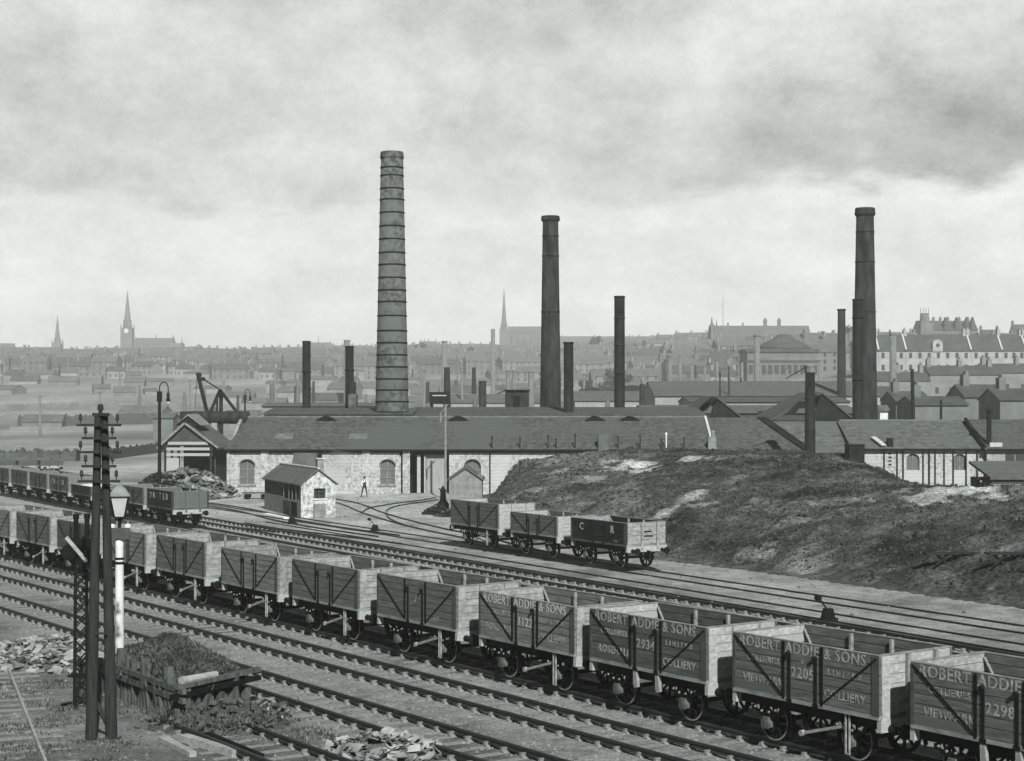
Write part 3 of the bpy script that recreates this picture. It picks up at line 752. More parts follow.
def heap(name, label, cat, c, rx, ry, h, n, size, m1, m2, slab=.35, rz=0, group=None, mix=.4, stuff=False):
    T = thing(name, label, cat, tuple(c), rz, group)
    b = B(); vs = []; N_ = 16
    for j in range(N_+1):
        for i in range(N_+1):
            x, y = -1+2*i/N_, -1+2*j/N_; r_ = min(1, math.hypot(x, y)); e = (1-r_*r_)
            vs.append((x*rx, y*ry, h*.75*e-.08+.25*h*e*noise.noise(Vector((x*4,y*4,rx)))))
    b.add(vs, [(j*(N_+1)+i, j*(N_+1)+i+1, (j+1)*(N_+1)+i+1, (j+1)*(N_+1)+i) for j in range(N_) for i in range(N_)])
    b.build('heap_core', m2, T, True)
    bb = [B(), B()]
    for k in range(n):
        a = random.uniform(0, 6.28); r_ = random.random()**.6; x, y = r_*math.cos(a), r_*math.sin(a)
        z = h*(1-r_*r_)*random.uniform(.7,1.0); s_ = size*random.uniform(.4, 1.3)
        rot = Matrix.Rotation(random.uniform(0,6.28),3,'Z')@Matrix.Rotation(random.uniform(-.7,.7),3,'X')@Matrix.Rotation(random.uniform(-.6,.6),3,'Y')
        t = bb[0 if random.random() > mix else 1]; c_ = Vector((x*rx, y*ry, z))
        hx, hy, hz_ = s_/2, s_*random.uniform(.4,.9)/2, s_*slab*random.uniform(.4,1)/2
        pv = []
        for a_, b_, d_ in ((-1,-1,-1),(1,-1,-1),(1,1,-1),(-1,1,-1),(-1,-1,1),(1,-1,1),(1,1,1),(-1,1,1)):
            j_ = Vector((a_*hx*random.uniform(.5,1.1), b_*hy*random.uniform(.5,1.1), d_*hz_*random.uniform(.6,1.2))); pv.append(c_+rot@j_)
        t.add(pv, [(0,3,2,1),(4,5,6,7),(0,1,5,4),(1,2,6,5),(2,3,7,6),(3,0,4,7)])
    bb[0].build('pale_debris', m1, T); bb[1].build('dark_debris', m2, T)
    return T
q = P(46,660); heap('rubble_heap', 'heap of pale rubble and torn sheeting left of twin poles', 'rubble heap', q, 2.3, 2.5, .75, 420, .34, 'rubble', 'scrap', rz=.9)
q = P(70,664); heap('rubble_heap', 'smaller rubble heap partly behind the twin telegraph poles', 'rubble heap', q, 1.2, 1.8, .7, 120, .38, 'rubble', 'scrap')
q = P(385,752); heap('rubble_heap', 'heap of pale broken sheeting at bottom edge beside rail', 'rubble heap', q, 1.5, 1.4, .42, 230, .34, 'rubble', 'scrap', .2, mix=.22)
q = P(262,716); heap('rubble_heap', 'small crumpled pale debris at end of the short siding', 'rubble heap', q, .7, 1.0, .35, 26, .4, 'rubble', 'scrap', .25)
q = P(222,724); heap('soil_heap', 'dark weedy soil spilled in front of the buffer stop', 'soil heap', q, 1.9, 1.7, .6, 90, .22, 'soil', 'soil', .6)
sp = [(q.x+random.gauss(0,.8), q.y+random.gauss(0,.8), .3, .9) for k in range(500)]
tag(blades('spill_weeds', 'weed', sp, .1, 1.3, .03, 3), 'weeds on soil spilled before the buffer stop', 'weeds', kind='stuff')
def plank(label, u0_, v0_, u1_, v1_, w, h, m='timber', name='timber_baulk', z=0):
    a, c_ = P(u0_, v0_), P(u1_, v1_); T = B(); T.bar((0,0,h/2+z), c_-a+Vector((0,0,h/2+z)), w, h); T.bar((.1,.02,h+z), (c_-a)*.9+Vector((0,0,h+z+.002)), w*.6, .01)
    o = T.build(name, m); o.location = a; return tag(o, label, 'timber', 'loose timbers')
plank('bleached split timber lying at the bottom left foreground', 161,741,193,757,.17,.12)
plank('long round pale timber beside the split one at bottom', 182,741,236,757,.22,.17)
plank('dark timber lying along end of the short siding', 205,738,262,760,.12,.14,'grime')
plank('short dark board lying on dirt left of twin poles', 62,706,72,704,.1,.06,'grime')
plank('pale plank lying on ash in front of hut', 265,514.5,287,519,.5,.1,'lime')
# lever frames and small yard pieces
def point_lever(label, u, v, k=1.):
    q = P(u, v); T = thing('point_lever', label, 'point lever', tuple(q), .5, 'hand levers for the points'); 
    b = B(); b.box(-.35*k,.35*k,-.2*k,.2*k,0,.12*k); b.prism([(-.28*k,.1*k),(.28*k,.1*k),(.16*k,.5*k),(-.16*k,.5*k)],-.13*k,.13*k); b.build('lever_box', 'iron', T)
    b = B(); b.bar((0,0,.4*k),(-.5*k,0,1.0*k),.05*k); b.cyl((-.5*k,-.1*k,.95*k),(-.5*k,.1*k,.95*k),.12*k,n=10); b.build('lever', 'iron', T); return T
point_lever('dark point lever standing beyond the coal wagon numbered 2205', 828, 621, .95)
point_lever('dark point lever in the ash right of hut', 375, 531, .8)
point_lever('pale topped point lever in front of the hut', 292, 524, .9)
# yard hand cart
q = P(256,499); T = thing('hand_cart', 'low flat hand cart beside the stone works wall', 'cart', tuple(q))
B().box(-1.1,1.1,-.5,.5,.45,.58).build('deck', 'wood1', T)
for x in (-.7,.7):
    for y in (-.45,.45): b = B(); b.cyl((x,y-.04,.25),(x,y+.04,.25),.24,n=14); b.build('wheel', 'grime', T)
# dark water crane
q = P(443,508); T = thing('hydrant_pump', 'dark cast iron pump near the works doorway', 'pump', tuple(q)); b = B()
b.lathe((0,0,0), [(.5,0),(.45,.35),(.25,.6),(.2,1.2),(.26,1.3),(.12,1.55),(.05,1.7)], 12); b.build('pump_body', 'iron', T, True)
b = B(); b.bar((0,0,1.35),(-.35,0,1.5),.08); b.build('spout', 'iron', T)
q = P(437,514); heap('coal_heap', 'small dark heap of coal beside the iron pump', 'coal heap', q, 1.0, .9, .7, 50, .35, 'coal', 'coal', .6)
q = P(452,516); heap('coal_heap', 'dull low heap behind the high sided wagon', 'coal heap', q, 1.3, 1.2, .5, 60, .35, 'soil', 'coal', .6)
# trestles on the bank
for k, (u, v, w_) in enumerate(((950,567,2.4),(1008,566,1.9))):
    p = hit(u, v); p.z += .22; T = thing('timber_trestle', ['longer dark timber trestle lying on the bank slope', 'shorter dark timber trestle at right edge of bank'][k], 'trestle', tuple(p), .1, 'trestles on the bank')
    b = B(); b.box(-w_/2,w_/2,-.25,.25,.25,.33); b.build('board', 'wood4', T)
    for x in (-.4,.35): b = B(); b.bar((x-.25,-.1,-.2),(x+.3,-.1,.28),.09); b.bar((x+.3,.1,-.2),(x-.25,.1,.28),.09); b.build('trestle_leg', 'wood4', T)

# swan neck yard lamps and other poles
def swan_lamp(label, u, vtop, Y, k, m='iron'):
    x = XU(u, Y); z = land(x, Y); T = thing('yard_lamp', label, 'yard lamp', (x, Y, z), 0, 'swan necked yard lamps'); zt = ZV(vtop, Y)-z; 
    b = B(); b.cyl((0,0,-.2),(0,0,zt-.5*k),.16*k,.11*k,10); b.cyl((0,0,zt-.9*k),(0,0,zt-.1*k),.2*k,.2*k,10); b.build('post', m, T)
    b = B(); pts = [(0,0,zt-.2*k)]+[(.33*k-.33*k*math.cos(R(a)),0,zt+.15*k+.45*k*math.sin(R(a))) for a in range(0,181,20)]+[(.66*k,0,zt-.2*k)]
    b.tube(pts, .045*k, 6); b.build('swan_neck', m, T)
    b = B(); b.lathe((.66*k,0,zt-.9*k), [(.1*k,0),(.18*k,.12*k),(.1*k,.35*k),(.12*k,.4*k),(.12*k,.7*k)], 12); b.build('arc_lamp', m, T, True)
    b = B(); b.lathe((.66*k,0,zt-1.1*k), [(.03*k,0),(.12*k,.08*k),(.12*k,.2*k)], 12); b.build('globe', 'lampglass', T, True)
    return T
swan_lamp('tall swan necked yard lamp left of the scrap heap', 159.5, 390, 125, 1.0)
swan_lamp('smaller distant swan necked lamp behind the iron tank', 245, 394, 230, 1.1)
swan_lamp('swan necked lamp near works roof, hazy and far', 690, 396, 300, .9, 'tank')
def plain_pole(label, u, v0_, v1_, Y, r, m='pole', lean=0, arm=False, name='pole_mast', cat='pole'):
    x = XU(u, Y); zb_ = ZV(v1_, Y) if v1_ else land(x, Y); T = thing(name, label, cat, (x, Y, zb_)); zt = ZV(v0_, Y)-zb_
    b = B(); b.cyl((0,0,0),(lean,0,zt),r,r*.75,9); b.build('post', m, T)
    if arm: b = B(); b.bar((-.5,0,zt-.9),(0,0,zt-.3),.07); b.bar((-.4,0,zt-.9),(-.4,0,zt-1.6),.1); b.bar((0,0,zt-.2),(.25,0,zt-.05),.08); b.build('lamp_bracket', m, T)
    return T
plain_pole('pale slender pole in front of works doorway', 445.5, 404, 497, 139, .12, 'rough', 0, True)
plain_pole('black leaning pole behind the right hand roofs', 914.5, 369, None, 175, .24, 'stack', -.25)
plain_pole('short black pole behind the right hand roofs', 941, 400, None, 172, .17, 'stack')
for k, (u, vt) in enumerate(((720,372),(729,366),(741,378),(653,392),(672,392),(776,388),(785,392))):
    plain_pole('thin distant pole rising above the long mill roofs', u, vt, None, 250+12*k, .16, 'tank')['group'] = 'thin poles above the mill roofs'

# ------------------------------------------------------------------ the man
def person(loc, rz):
    bm = bpy.data.meshes.new('body')
    pts = {'pel':(0,0,.93,.135),'bel':(0,-.01,1.08,.13),'chest':(0,-.01,1.30,.155),'neck':(0,0,1.47,.06),'chin':(0,-.015,1.54,.075),'head':(0,0,1.63,.1),'top':(0,0,1.70,.07),
      'hl':(-.1,0,.88,.1),'kl':(-.2,-.05,.48,.065),'al':(-.27,.02,.09,.045),'tl':(-.29,-.13,.04,.04),'hr':(.1,0,.88,.1),'kr':(.15,-.08,.48,.065),'ar':(.22,.05,.09,.045),'tr':(.24,-.1,.04,.04),
      'sl':(-.19,0,1.38,.07),'el':(-.29,-.02,1.12,.05),'wl':(-.2,-.2,.95,.035),'fl':(-.17,-.26,.92,.035),'sr':(.19,0,1.38,.07),'er':(.3,.02,1.12,.05),'wr':(.22,-.18,1.0,.035),'fr':(.19,-.25,.98,.035)}
    ed = ['pel-bel','bel-chest','chest-neck','neck-chin','chin-head','head-top','pel-hl','hl-kl','kl-al','al-tl','pel-hr','hr-kr','kr-ar','ar-tr','chest-sl','sl-el','el-wl','wl-fl','chest-sr','sr-er','er-wr','wr-fr']
    ks = list(pts); bm.from_pydata([pts[k][:3] for k in ks], [tuple(ks.index(a) for a in e_.split('-')) for e_ in ed], [])
    o = link('tmpbody', bm); md = o.modifiers.new('s', 'SKIN'); bm.skin_vertices or None
    for i, k in enumerate(ks): r_ = pts[k][3]; bm.skin_vertices[0].data[i].radius = (r_, r_*.85)
    bm.skin_vertices[0].data[0].use_root = True
    o.modifiers.new('u', 'SUBSURF').levels = 2
    dg = bpy.context.evaluated_depsgraph_get(); me = bpy.data.meshes.new_from_object(o.evaluated_get(dg)); bpy.data.objects.remove(o)
    me.materials.clear()
    for m in ('skin','cloth','shirt'): me.materials.append(M[m])
    for p in me.polygons:
        c_ = p.center; p.use_smooth = True
        arm = abs(c_.x) > .17 and c_.z > .9
        p.material_index = 0 if (c_.z > 1.46 or (arm and c_.z < .99 and c_.y < -.19)) else (2 if (arm or (c_.z > 1.02 and (abs(c_.x) > .115 or (abs(c_.x) < .05 and c_.z > 1.25)))) else 1)
    T = thing('person', 'man in white shirt and dark waistcoat standing before works wall', 'person', loc, rz)
    link('body', me, T)
    b = B(); b.lathe((0,0,1.64), [(.112,0),(.125,.05),(.11,.1),(.04,.13)], 14); b.box(-.08,.08,-.19,-.08,1.655,1.67); b.build('cap', 'hair', T, True)
    return T
person(tuple(P(364.5, 497)), R(15))
# ------------------------------------------------------------------ buildings
def arch(cx, w, zb, zs, n=8):                    # opening outline
    pts = [(cx-w/2, zb), (cx+w/2, zb), (cx+w/2, zs)]
    pts += [(cx+w/2*math.cos(math.pi*i/n), zs+w/2*.8*math.sin(math.pi*i/n)) for i in range(1, n)]
    return pts+[(cx-w/2, zs)]
def front_wall(b, x0, x1, z0, z1, ops, t=.5, dep=.22):   # ops: (cx, w, zb, zs, arched) left to right
    x = x0
    for cx, w, zb, zs, ar in ops:
        b.add([(x,0,z0),(cx-w/2,0,z0),(cx-w/2,0,z1),(x,0,z1)], [(0,1,2,3)])
        if zb > z0: b.add([(cx-w/2,0,z0),(cx+w/2,0,z0),(cx+w/2,0,zb),(cx-w/2,0,zb)], [(0,1,2,3)])
        n = 8; top = [(cx-w/2*math.cos(math.pi*i/n), zs+(w/2*.8*math.sin(math.pi*i/n) if ar else 0)) for i in range(n+1)]
        for (xa, za), (xb, zb2) in zip(top, top[1:]): b.add([(xa,0,za),(xb,0,zb2),(xb,0,z1),(xa,0,z1)], [(0,1,2,3)])
        loop = [(cx-w/2, zb)]+[(xx, zz) for xx, zz in top]+[(cx+w/2, zb)]
        for (xa, za), (xb, zb2) in zip(loop, loop[1:]): b.add([(xa,0,za),(xb,0,zb2),(xb,dep,zb2),(xa,dep,za)], [(3,2,1,0)])
        b.add([(cx-w/2,0,zb),(cx+w/2,0,zb),(cx+w/2,dep,zb),(cx-w/2,dep,zb)], [(0,1,2,3)])
        x = cx+w/2
    b.add([(x,0,z0),(x1,0,z0),(x1,0,z1),(x,0,z1)], [(0,1,2,3)])
def gable_roof(b, x0, x1, y0, y1, ze, zr, ov=.25, th=.12, hipl=0, hipr=0):   # ridge along x
    ym = (y0+y1)/2; sl = (zr-ze)/(ym-y0); e = ze-ov*sl
    for z in (0,):
        v = [(x0,y0-ov,e),(x1,y0-ov,e),(x1-hipr,ym,zr),(x0+hipl,ym,zr),(x0,y1+ov,e),(x1,y1+ov,e)]
        v2 = [(x,y,zz-th) for x,y,zz in v]
        b.add(v+v2, [(0,1,2,3),(3,2,5,4),(7,6,9,8),(8,9,10,11),(0,6,7,1),(4,5,11,10),(0,3,9,6),(3,4,10,9),(1,7,8,2),(2,8,11,5)])
W0 = 145.
xw = lambda u: XU(u, W0)
ze = ZV(447, W0); zr = ZV(417.5, W0+6)
# main long stone works
T = thing('works_building', 'long stone works building with slate roof and arched windows', 'works building', (xw(228), W0, 0))
ox = xw(228); wx = lambda u: xw(u)-ox
win = [(247,15,482,464,'boarded'),(387.5,14,483,465,'boarded'),(472.5,14,484,466,'boarded')]
ops = [(wx(247), 1.3, ZV(484,W0), ZV(466,W0), True), (wx(387.5), 1.3, ZV(484,W0), ZV(466,W0), True),
       (wx(427), 3.9, -.05, ZV(453,W0), False), (wx(472.5), 1.5, ZV(484,W0), ZV(466,W0), True)]
b = B(); front_wall(b, 0, wx(712), -.1, ze, ops)
b.box(0,.4,.01,12,-.1,ze-.01); b.box(wx(712)-.4,wx(712),.01,12,-.1,ze-.01); b.box(.4,wx(712)-.4,11.6,12,-.1,ze-.01)
b.prism([(0,0),(0,0),(0,0)],0,0) if False else None
b.build('wall', 'stone', T)
b = B()
for x in (0.02, wx(712)-.25): b = B(); b.xprism([(.0,ze-.05),(12,ze-.05),(6,zr-.15)], x, x+.23); b.build('gable', 'stone2', T)
for u, hh_ in ((548,.9),(556,.6),(575,1.0),(618,.8),(640,.9),(661,.6),(666,1.1),(684,.7),(520,.7),(492,.8)):
    b = B(); b.cyl((wx(u),-.2,ze-.1),(wx(u),-.2,ze+hh_),.06,n=7); b.cyl((wx(u),-.2,ze+hh_),(wx(u),-.2,ze+hh_+.2),.13,.05,8); b.build('vent_pipe', 'white' if u == 666 else 'tank', T)
b = B(); gable_roof(b, -.3, wx(712)+.2, 0, 12, ze, zr, .35, hipl=1.2); rf = b.build('roof', 'slate', T)
b = B(); b.cyl((.8,6,zr+.03),(wx(712)+.2,6,zr+.03),.12,n=8); b.build('ridge_tiles', 'ridge', rf)
b = B(); b.bar((wx(712)+.1,-.4,ze-.1),(wx(712)+.1,6,zr+.12),.22,.12); b.build('verge_flashing', 'lead', rf)
for u in (281, 356): # roof lights
    b = B(); x = wx(u); sl = (zr-ze)/6; b.add([(x-.8,1.6,ze+1.6*sl+.05),(x+.8,1.6,ze+1.6*sl+.05),(x+.8,2.6,ze+2.6*sl+.05),(x-.8,2.6,ze+2.6*sl+.05)],[(0,1,2,3)]); b.add([(x-.8,1.6,ze+1.6*sl-.05),(x+.8,1.6,ze+1.6*sl-.05),(x+.8,1.6,ze+1.6*sl+.05),(x-.8,1.6,ze+1.6*sl+.05)],[(0,1,2,3)]); b.build('skylight', 'ridge', rf)
b = B(); b.box(-.3,wx(712),-.42,-.28,ze-.36,ze-.2); b.box(0,wx(712),-.04,-.004,ze-.5,ze-.22); b.build('gutter', 'iron', T)
b = B()
for u0_, u1_, v0_, v1_ in ((225,254,449.5,452.5),(271,322,449.5,452.5),(370,394,449.8,452.3),(400,448,449.5,455),(460,490,449.5,452)): b.box(wx(u0_),wx(u1_),-.1,-.006,ZV(v1_,W0),ZV(v0_,W0))
b.build('lintel_band', 'iron', T)
for u, w_ in ((265,8),(228.5,3),(366,8),(402,1.5),(406,8),(490,1.2)):
    b = B(); b.box(wx(u)-w_*W0/F/2, wx(u)+w_*W0/F/2, -.14, -.005, -.05, ze-.38); b.build('pilaster', 'iron' if w_ < 2 else 'stone', T)
for u in (247,387.5,472.5):
    x = wx(u); w_ = .68
    b = B(); b.add([(p_[0],.2,p_[1]) for p_ in arch(x, 1.5, ZV(484,W0), ZV(466,W0))], [tuple(range(11))]); wn = b.build('window', 'pane', T)
    b = B(); b.box(x-.03,x+.03,.14,.19,ZV(484,W0),ZV(459,W0)); 
    for v in (478,470): b.box(x-.66,x+.66,.14,.185,ZV(v,W0)-.03,ZV(v,W0)+.03)
    b.build('glazing_bars', 'rough', wn)
    b = B(); b.box(x-.8,x+.8,-.08,-.003,ZV(486.5,W0),ZV(484.3,W0)); b.build('sill', 'rough', wn)
    b = B(); n = 10   # arch ring
    for i in range(n):
        a0, a1 = math.pi*i/n, math.pi*(i+1)/n
        b.bar((x+.72*math.cos(a0),-.03,ZV(466,W0)+.6*math.sin(a0)),(x+.72*math.cos(a1),-.03,ZV(466,W0)+.6*math.sin(a1)),.06,.12,up=(0,1,0))
    b.build('arch_ring', 'hutbrick', wn)
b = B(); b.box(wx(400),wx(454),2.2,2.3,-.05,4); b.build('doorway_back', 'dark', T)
b = B(); b.box(wx(426),wx(446.5),.3,.4,0.02,ZV(455,W0)); b.build('sliding_door', 'door', T)
b = B(); b.box(wx(417),wx(420.5),.1,.3,0,ZV(454,W0)); b.box(wx(424),wx(425.6),.1,.3,0,ZV(454,W0)); b.build('door_post', 'endw', T)
b = B(); b.box(wx(400),wx(448),-.2,-.02,0,.1); b.build('threshold', 'cap', T)
b = B(); b.box(wx(295),wx(322),-1.2,-.01,ZV(470,W0),ZV(452.6,W0)); b.build('hoarding', 'hutbrick', T)
b = B(); xs_ = wx(603); b.box(xs_-.45,xs_+.45,-.6,.3,2.5,ZV(434,W0)); b.build('chimney', 'hutbrick', T)
b = B(); x = wx(716); b.box(x-.75,x-.05,-.6,-.1,2.4,ZV(439,W0)+.2); b.cyl((x-.3,-.3,ZV(439,W0)),(x-.3,-.3,ZV(430,W0)),.17,n=8); b.build('flue', 'rough', T)
b = B(); b.box(wx(520),wx(706),-1.6,-.6,3.1,3.35); b.build('pipe_shelf', 'lead', T)
for k, (u, v) in enumerate(((319,418),(456,417.5),(598,416.5),(634,417))):   # low roof cowls
    b = B(); x = wx(u); b.prism([(-.95,-.15),(.95,-.15),(.3,.22),(-.2,.25)], 5.2, 6.5) ; c_ = b.build('roof_vent', 'dark', T); c_.location = (x, 0, zr-.1)
# second slate range behind
def shed(name, label, u0_, u1_, vr, ve, Y, dep, roofm='slate', wallm='stone2', group=None, cat='works shed', hipl=0, hipr=0, wins=0, chim=(), roofonly=False):
    z = land(XU((u0_+u1_)/2, Y), Y)-.3; x0, x1 = XU(u0_, Y), XU(u1_, Y); e_, r_ = ZV(ve, Y), ZV(vr, Y+dep/2)
    T = thing(name, label, cat, (x0, Y, z), 0, group); L = x1-x0
    b = B(); b.box(0,L,0,dep,0,e_-z)
    if not hipl: b.xprism([(0,e_-z),(dep,e_-z),(dep/2,r_-z-.05)], .02, .3)
    if not hipr: b.xprism([(0,e_-z),(dep,e_-z),(dep/2,r_-z-.05)], L-.3, L-.02)
    wl = b.build('wall', wallm, T)
    b = B(); gable_roof(b, -.15, L+.15, 0, dep, e_-z, r_-z, .3, hipl=hipl, hipr=hipr); rf = b.build('roof', roofm, T)
    for i in range(wins):
        x = L*(i+.5)/wins; hz_ = (e_-z); b = B(); b.box(x-.5,x+.5,-.05,-.003,hz_*.35,hz_*.7); b.build('window', 'townpane', T)
    for q_ in chim:
        x = L*q_; b = B(); b.box(x-.5,x+.5,dep/2-.4,dep/2+.4,r_-z-.6,r_-z+1.5); b.build('chimney', 'hutbrick', rf)
    return T
GS = 'slate roofed sheds of the works'
shed('works_shed', 'second slate range behind the left part of front roof', 264, 412, 408, 413, 158, 14, group=GS)
shed('works_shed', 'higher slate range right of the great banded chimney', 411, 704, 407, 414, 160, 16, group=GS)
# middle works roof with hipped end
x0 = XU(714, W0)
T = thing('works_building', 'middle slate works roof with dark eaves behind the bank', 'works building', (x0, W0, 0)); L = XU(806, W0)-x0
B().box(0,L-.6,.3,12,-.1,ze-.4).build('wall', 'tar', T)
b = B(); gable_roof(b, 0, L, 0, 12, ze-.1, zr, .3, hipr=3.2); b.build('roof', 'slate', T)
b = B(); b.box(0,L-1,-.3,-.1,ze-.55,ze-.3); b.build('gutter', 'iron', T)
b = B(); b.bar((L+.1,-.35,ze-.2),(L-3.0,6,zr+.02),1.0,.06); b.build('verge_shadow_strip', 'stack', T)  # dark strip standing in for the verge shadow in the gap between roofs
T = thing('works_building', 'slate roof between the short stack and right hand works', 'works building', (XU(807, W0), W0+.5, 0)); L = XU(852, W0)-XU(807, W0)
B().box(0,L,.3,12,-.1,ze-.9).build('wall', 'tar', T)
b = B(); gable_roof(b, -3.0, L+.35, 0, 12, ze-.3, zr-.35, .3); b.build('roof', 'slate2', T)
b = B(); b.box(0,L-1,-.3,-.1,ze-.8,ze-.55); b.build('gutter', 'iron', T)
# right-hand stone works
x0 = XU(853, W0); T = thing('works_building', 'right hand stone works with arched windows and pilasters', 'works building', (x0, W0, 0)); L = XU(984, W0)-x0
rx = lambda u: XU(u, W0)-x0; zer = ZV(446.5, W0); zrr = ZV(421, W0+6)
b = B(); front_wall(b, 0, L, -.1, zer, [(rx(913), 1.15, ZV(470,W0), ZV(459,W0), True), (rx(960), 1.1, ZV(470,W0), ZV(459,W0), True)])
b.box(0,.3,.01,12,-.1,zer-.01); b.box(L-.3,L,.01,12,-.1,zer-.01); b.build('wall', 'stone', T)
b = B(); b.xprism([(0,zer),(12,zer),(6,zrr-.1)], .02, .3); b.build('gable', 'stone2', T)
b = B(); b.xprism([(0,zer),(12,zer),(6,zrr-.1)], L-.3, L-.02); b.build('gable', 'stone2', T)
b = B(); gable_roof(b, -.2, L+.1, 0, 12, zer, zrr, .35); rf = b.build('roof', 'slate2', T)
b = B(); b.cyl((0,6,zrr+.03),(L,6,zrr+.03),.11,n=8); b.build('ridge_tiles', 'ridge', rf)
b = B(); b.bar((rx(883),-.3,zer+.12),(rx(877),1.6,zer+.8),.5,.1); b.build('mended_patch', 'lead', rf)
b = B(); b.box(rx(888),rx(893),-.1,.6,zer,zer+.75); b.build('cowl', 'stack', rf)
b = B(); b.box(-.2,L,-.42,-.28,zer-.33,zer-.18); b.build('gutter', 'iron', T)
for u, w_ in ((884,1),(897,1),(903,1),(923,1),(929,1.4),(935,.9),(944,.9),(953,1),(966,1),(977,1.2)):
    b = B(); b.box(rx(u)-w_*W0/F/2, rx(u)+w_*W0/F/2, -.16, -.004, 0, zer-.35); b.build('drain_pipe', 'tank', T)
b = B(); 
for k in range(4): b.box(rx(888.5), rx(891.5), -.06, -.003, ZV(465,W0)+k*.32, ZV(465,W0)+k*.32+.1)
b.build('wall_tie', 'iron', T)
for u in (913,960):
    b = B(); b.add([(p_[0],.2,p_[1]) for p_ in arch(rx(u), 1.3, ZV(470,W0), ZV(459,W0))], [tuple(range(11))]); wn = b.build('window', 'pane', T)
    b = B(); b.box(rx(u)-.03,rx(u)+.03,.14,.19,ZV(470,W0),ZV(455,W0)); b.build('glazing_bars', 'rough', wn)
x0 = XU(985, W0); T = thing('works_building', 'stone works with square windows at the right edge', 'works building', (x0, W0-.6, 0)); L = XU(1090, W0)-x0
b = B(); b.box(0,L,0,12,-.1,zer); b.xprism([(0,zer),(12,zer),(6,zrr-.05)], .02, .3); b.build('wall', 'stone2', T)
b = B(); gable_roof(b, -.3, L, 0, 12, zer, zrr+.15, .35); rf = b.build('roof', 'slate', T)
b = B(); b.bar((-.25,-.3,zer+.05),(-.25,6,zrr+.25),.25,.15); b.build('verge_flashing', 'stack', rf)
b = B(); b.box(0,L,-.42,-.28,zer-.33,zer-.18); b.build('gutter', 'iron', T)
for u in (1008, 1018): b = B(); x = XU(u, W0)-x0; b.box(x-.4,x+.4,-.04,-.003,ZV(462,W0),ZV(453,W0)); b.build('window', 'townpane', T)
b = B(); x = XU(989, W0)-x0; b.cyl((x,.6,zer+.1),(x,.6,ZV(409,W0)),.22,.2,10); b.cyl((x,.6,ZV(411,W0)),(x,.6,ZV(407.5,W0)),.4,.3,10); b.build('flue', 'stack', rf)
b = B(); b.box(x-.1,x+1.0,.0,.6,zer-.1,zer+.35); b.build('flue_base', 'lead', rf)
# dark timber box at left end of right works
x = XU(857, 140); T = thing('water_tank', 'dark square iron tank against left end of right works', 'tank', (x, 140, 2.0)); b = B(); b.box(-.65,.65,0,2,.8,2.45); b.build('tank', 'stack', T); b = B(); b.box(-.72,.72,-.1,2.1,2.45,2.53); b.build('tank_rim', 'tank', T)
b = B(); [b.box(a,a+.2,c_,c_+.2,-.5,1.0) for a in (-.8,.6) for c_ in (.1,1.7)]; b.build('stand', 'stack', T)
# low sheds and screens at right edge
def lowshed(label, u0_, u1_, vt, vb, Y, dep, rm, wm):
    x0, x1 = XU(u0_, Y), XU(u1_, Y); z0_, z1_ = -.3, ZV(vb, Y); T = thing('lean_to_shed', label, 'shed', (x0, Y, z0_), 0, 'low sheds at right edge'); L = x1-x0
    B().box(.15,L,.1,dep,0,z1_-z0_-.25).build('wall', wm, T)
    zt = ZV(vt, Y+dep); b = B(); b.xprism([(-.15,z1_-z0_-.2),(dep,zt-z0_-.2),(dep,zt-z0_),(-.15,z1_-z0_)], 0, L); b.build('roof', rm, T); return T
lowshed('long low pale roofed shed below the square windows', 990, 1100, 461, 477, 128, 6, 'slate2', 'tar')
lowshed('lower dark shed with flat grey roof at right edge', 1006, 1100, 484, 492, 116, 4, 'rough', 'tar')
lowshed('lowest small dark shed touching the right edge', 1012, 1100, 497, 503, 108, 3.5, 'rough', 'stack')
a, c_ = Vector((XU(970,128),126,ZV(478,128)-.3)), Vector((XU(1010,105),105,.9))
T = thing('boarded_screen', 'dark boarded screen running down beside the pale spoil', 'fence', (a.x, a.y, 0)); d = c_-a; n = 8
for i in range(n):
    p = Vector((d.x*i/n, d.y*i/n, 0)); q = Vector((d.x*(i+.93)/n, d.y*(i+.93)/n, 0)); z = a.z+(c_.z-a.z)*i/n+.35
    b = B(); b.bar(p+Vector((0,0,z/2-.3)), q+Vector((0,0,z/2-.3)), .08, z+.6); b.build('board_panel', 'wood4', T)
    b = B(); b.bar(p+Vector((0,0,-.3)), p+Vector((0,0,z+.12)), .14); b.build('fence_post', 'cap' if i%3==1 else 'wood4', T)
p = hit(951, 474); T = thing('limed_slab', 'bright white slab lying on crest below arched window', 'slab', (p.x, p.y, p.z)); b = B(); b.bar((-1.0,0,.35),(1.7,-1.2,-.25),.9,.5); b.build('slab', 'white', T)
p = hit(985, 479); T = thing('limed_slab', 'small bright slab beside the boarded screen top', 'slab', (p.x, p.y, p.z)); b = B(); b.bar((-.5,0,.1),(.7,0,.1),.5,.3); b.build('slab', 'white', T)
# little white hut
c0 = Vector((-14.85,115.7,0)); sd = Vector((-.39,.92,0)).normalized(); gd = Vector((sd.y,-sd.x,0))
T = thing('white_hut', 'small whitewashed hut with slate roof and smoking chimney', 'hut', tuple(c0), math.atan2(gd.y, gd.x)); Wd, Ld, he, hr = 2.52, 10.2, 2.5, 3.45
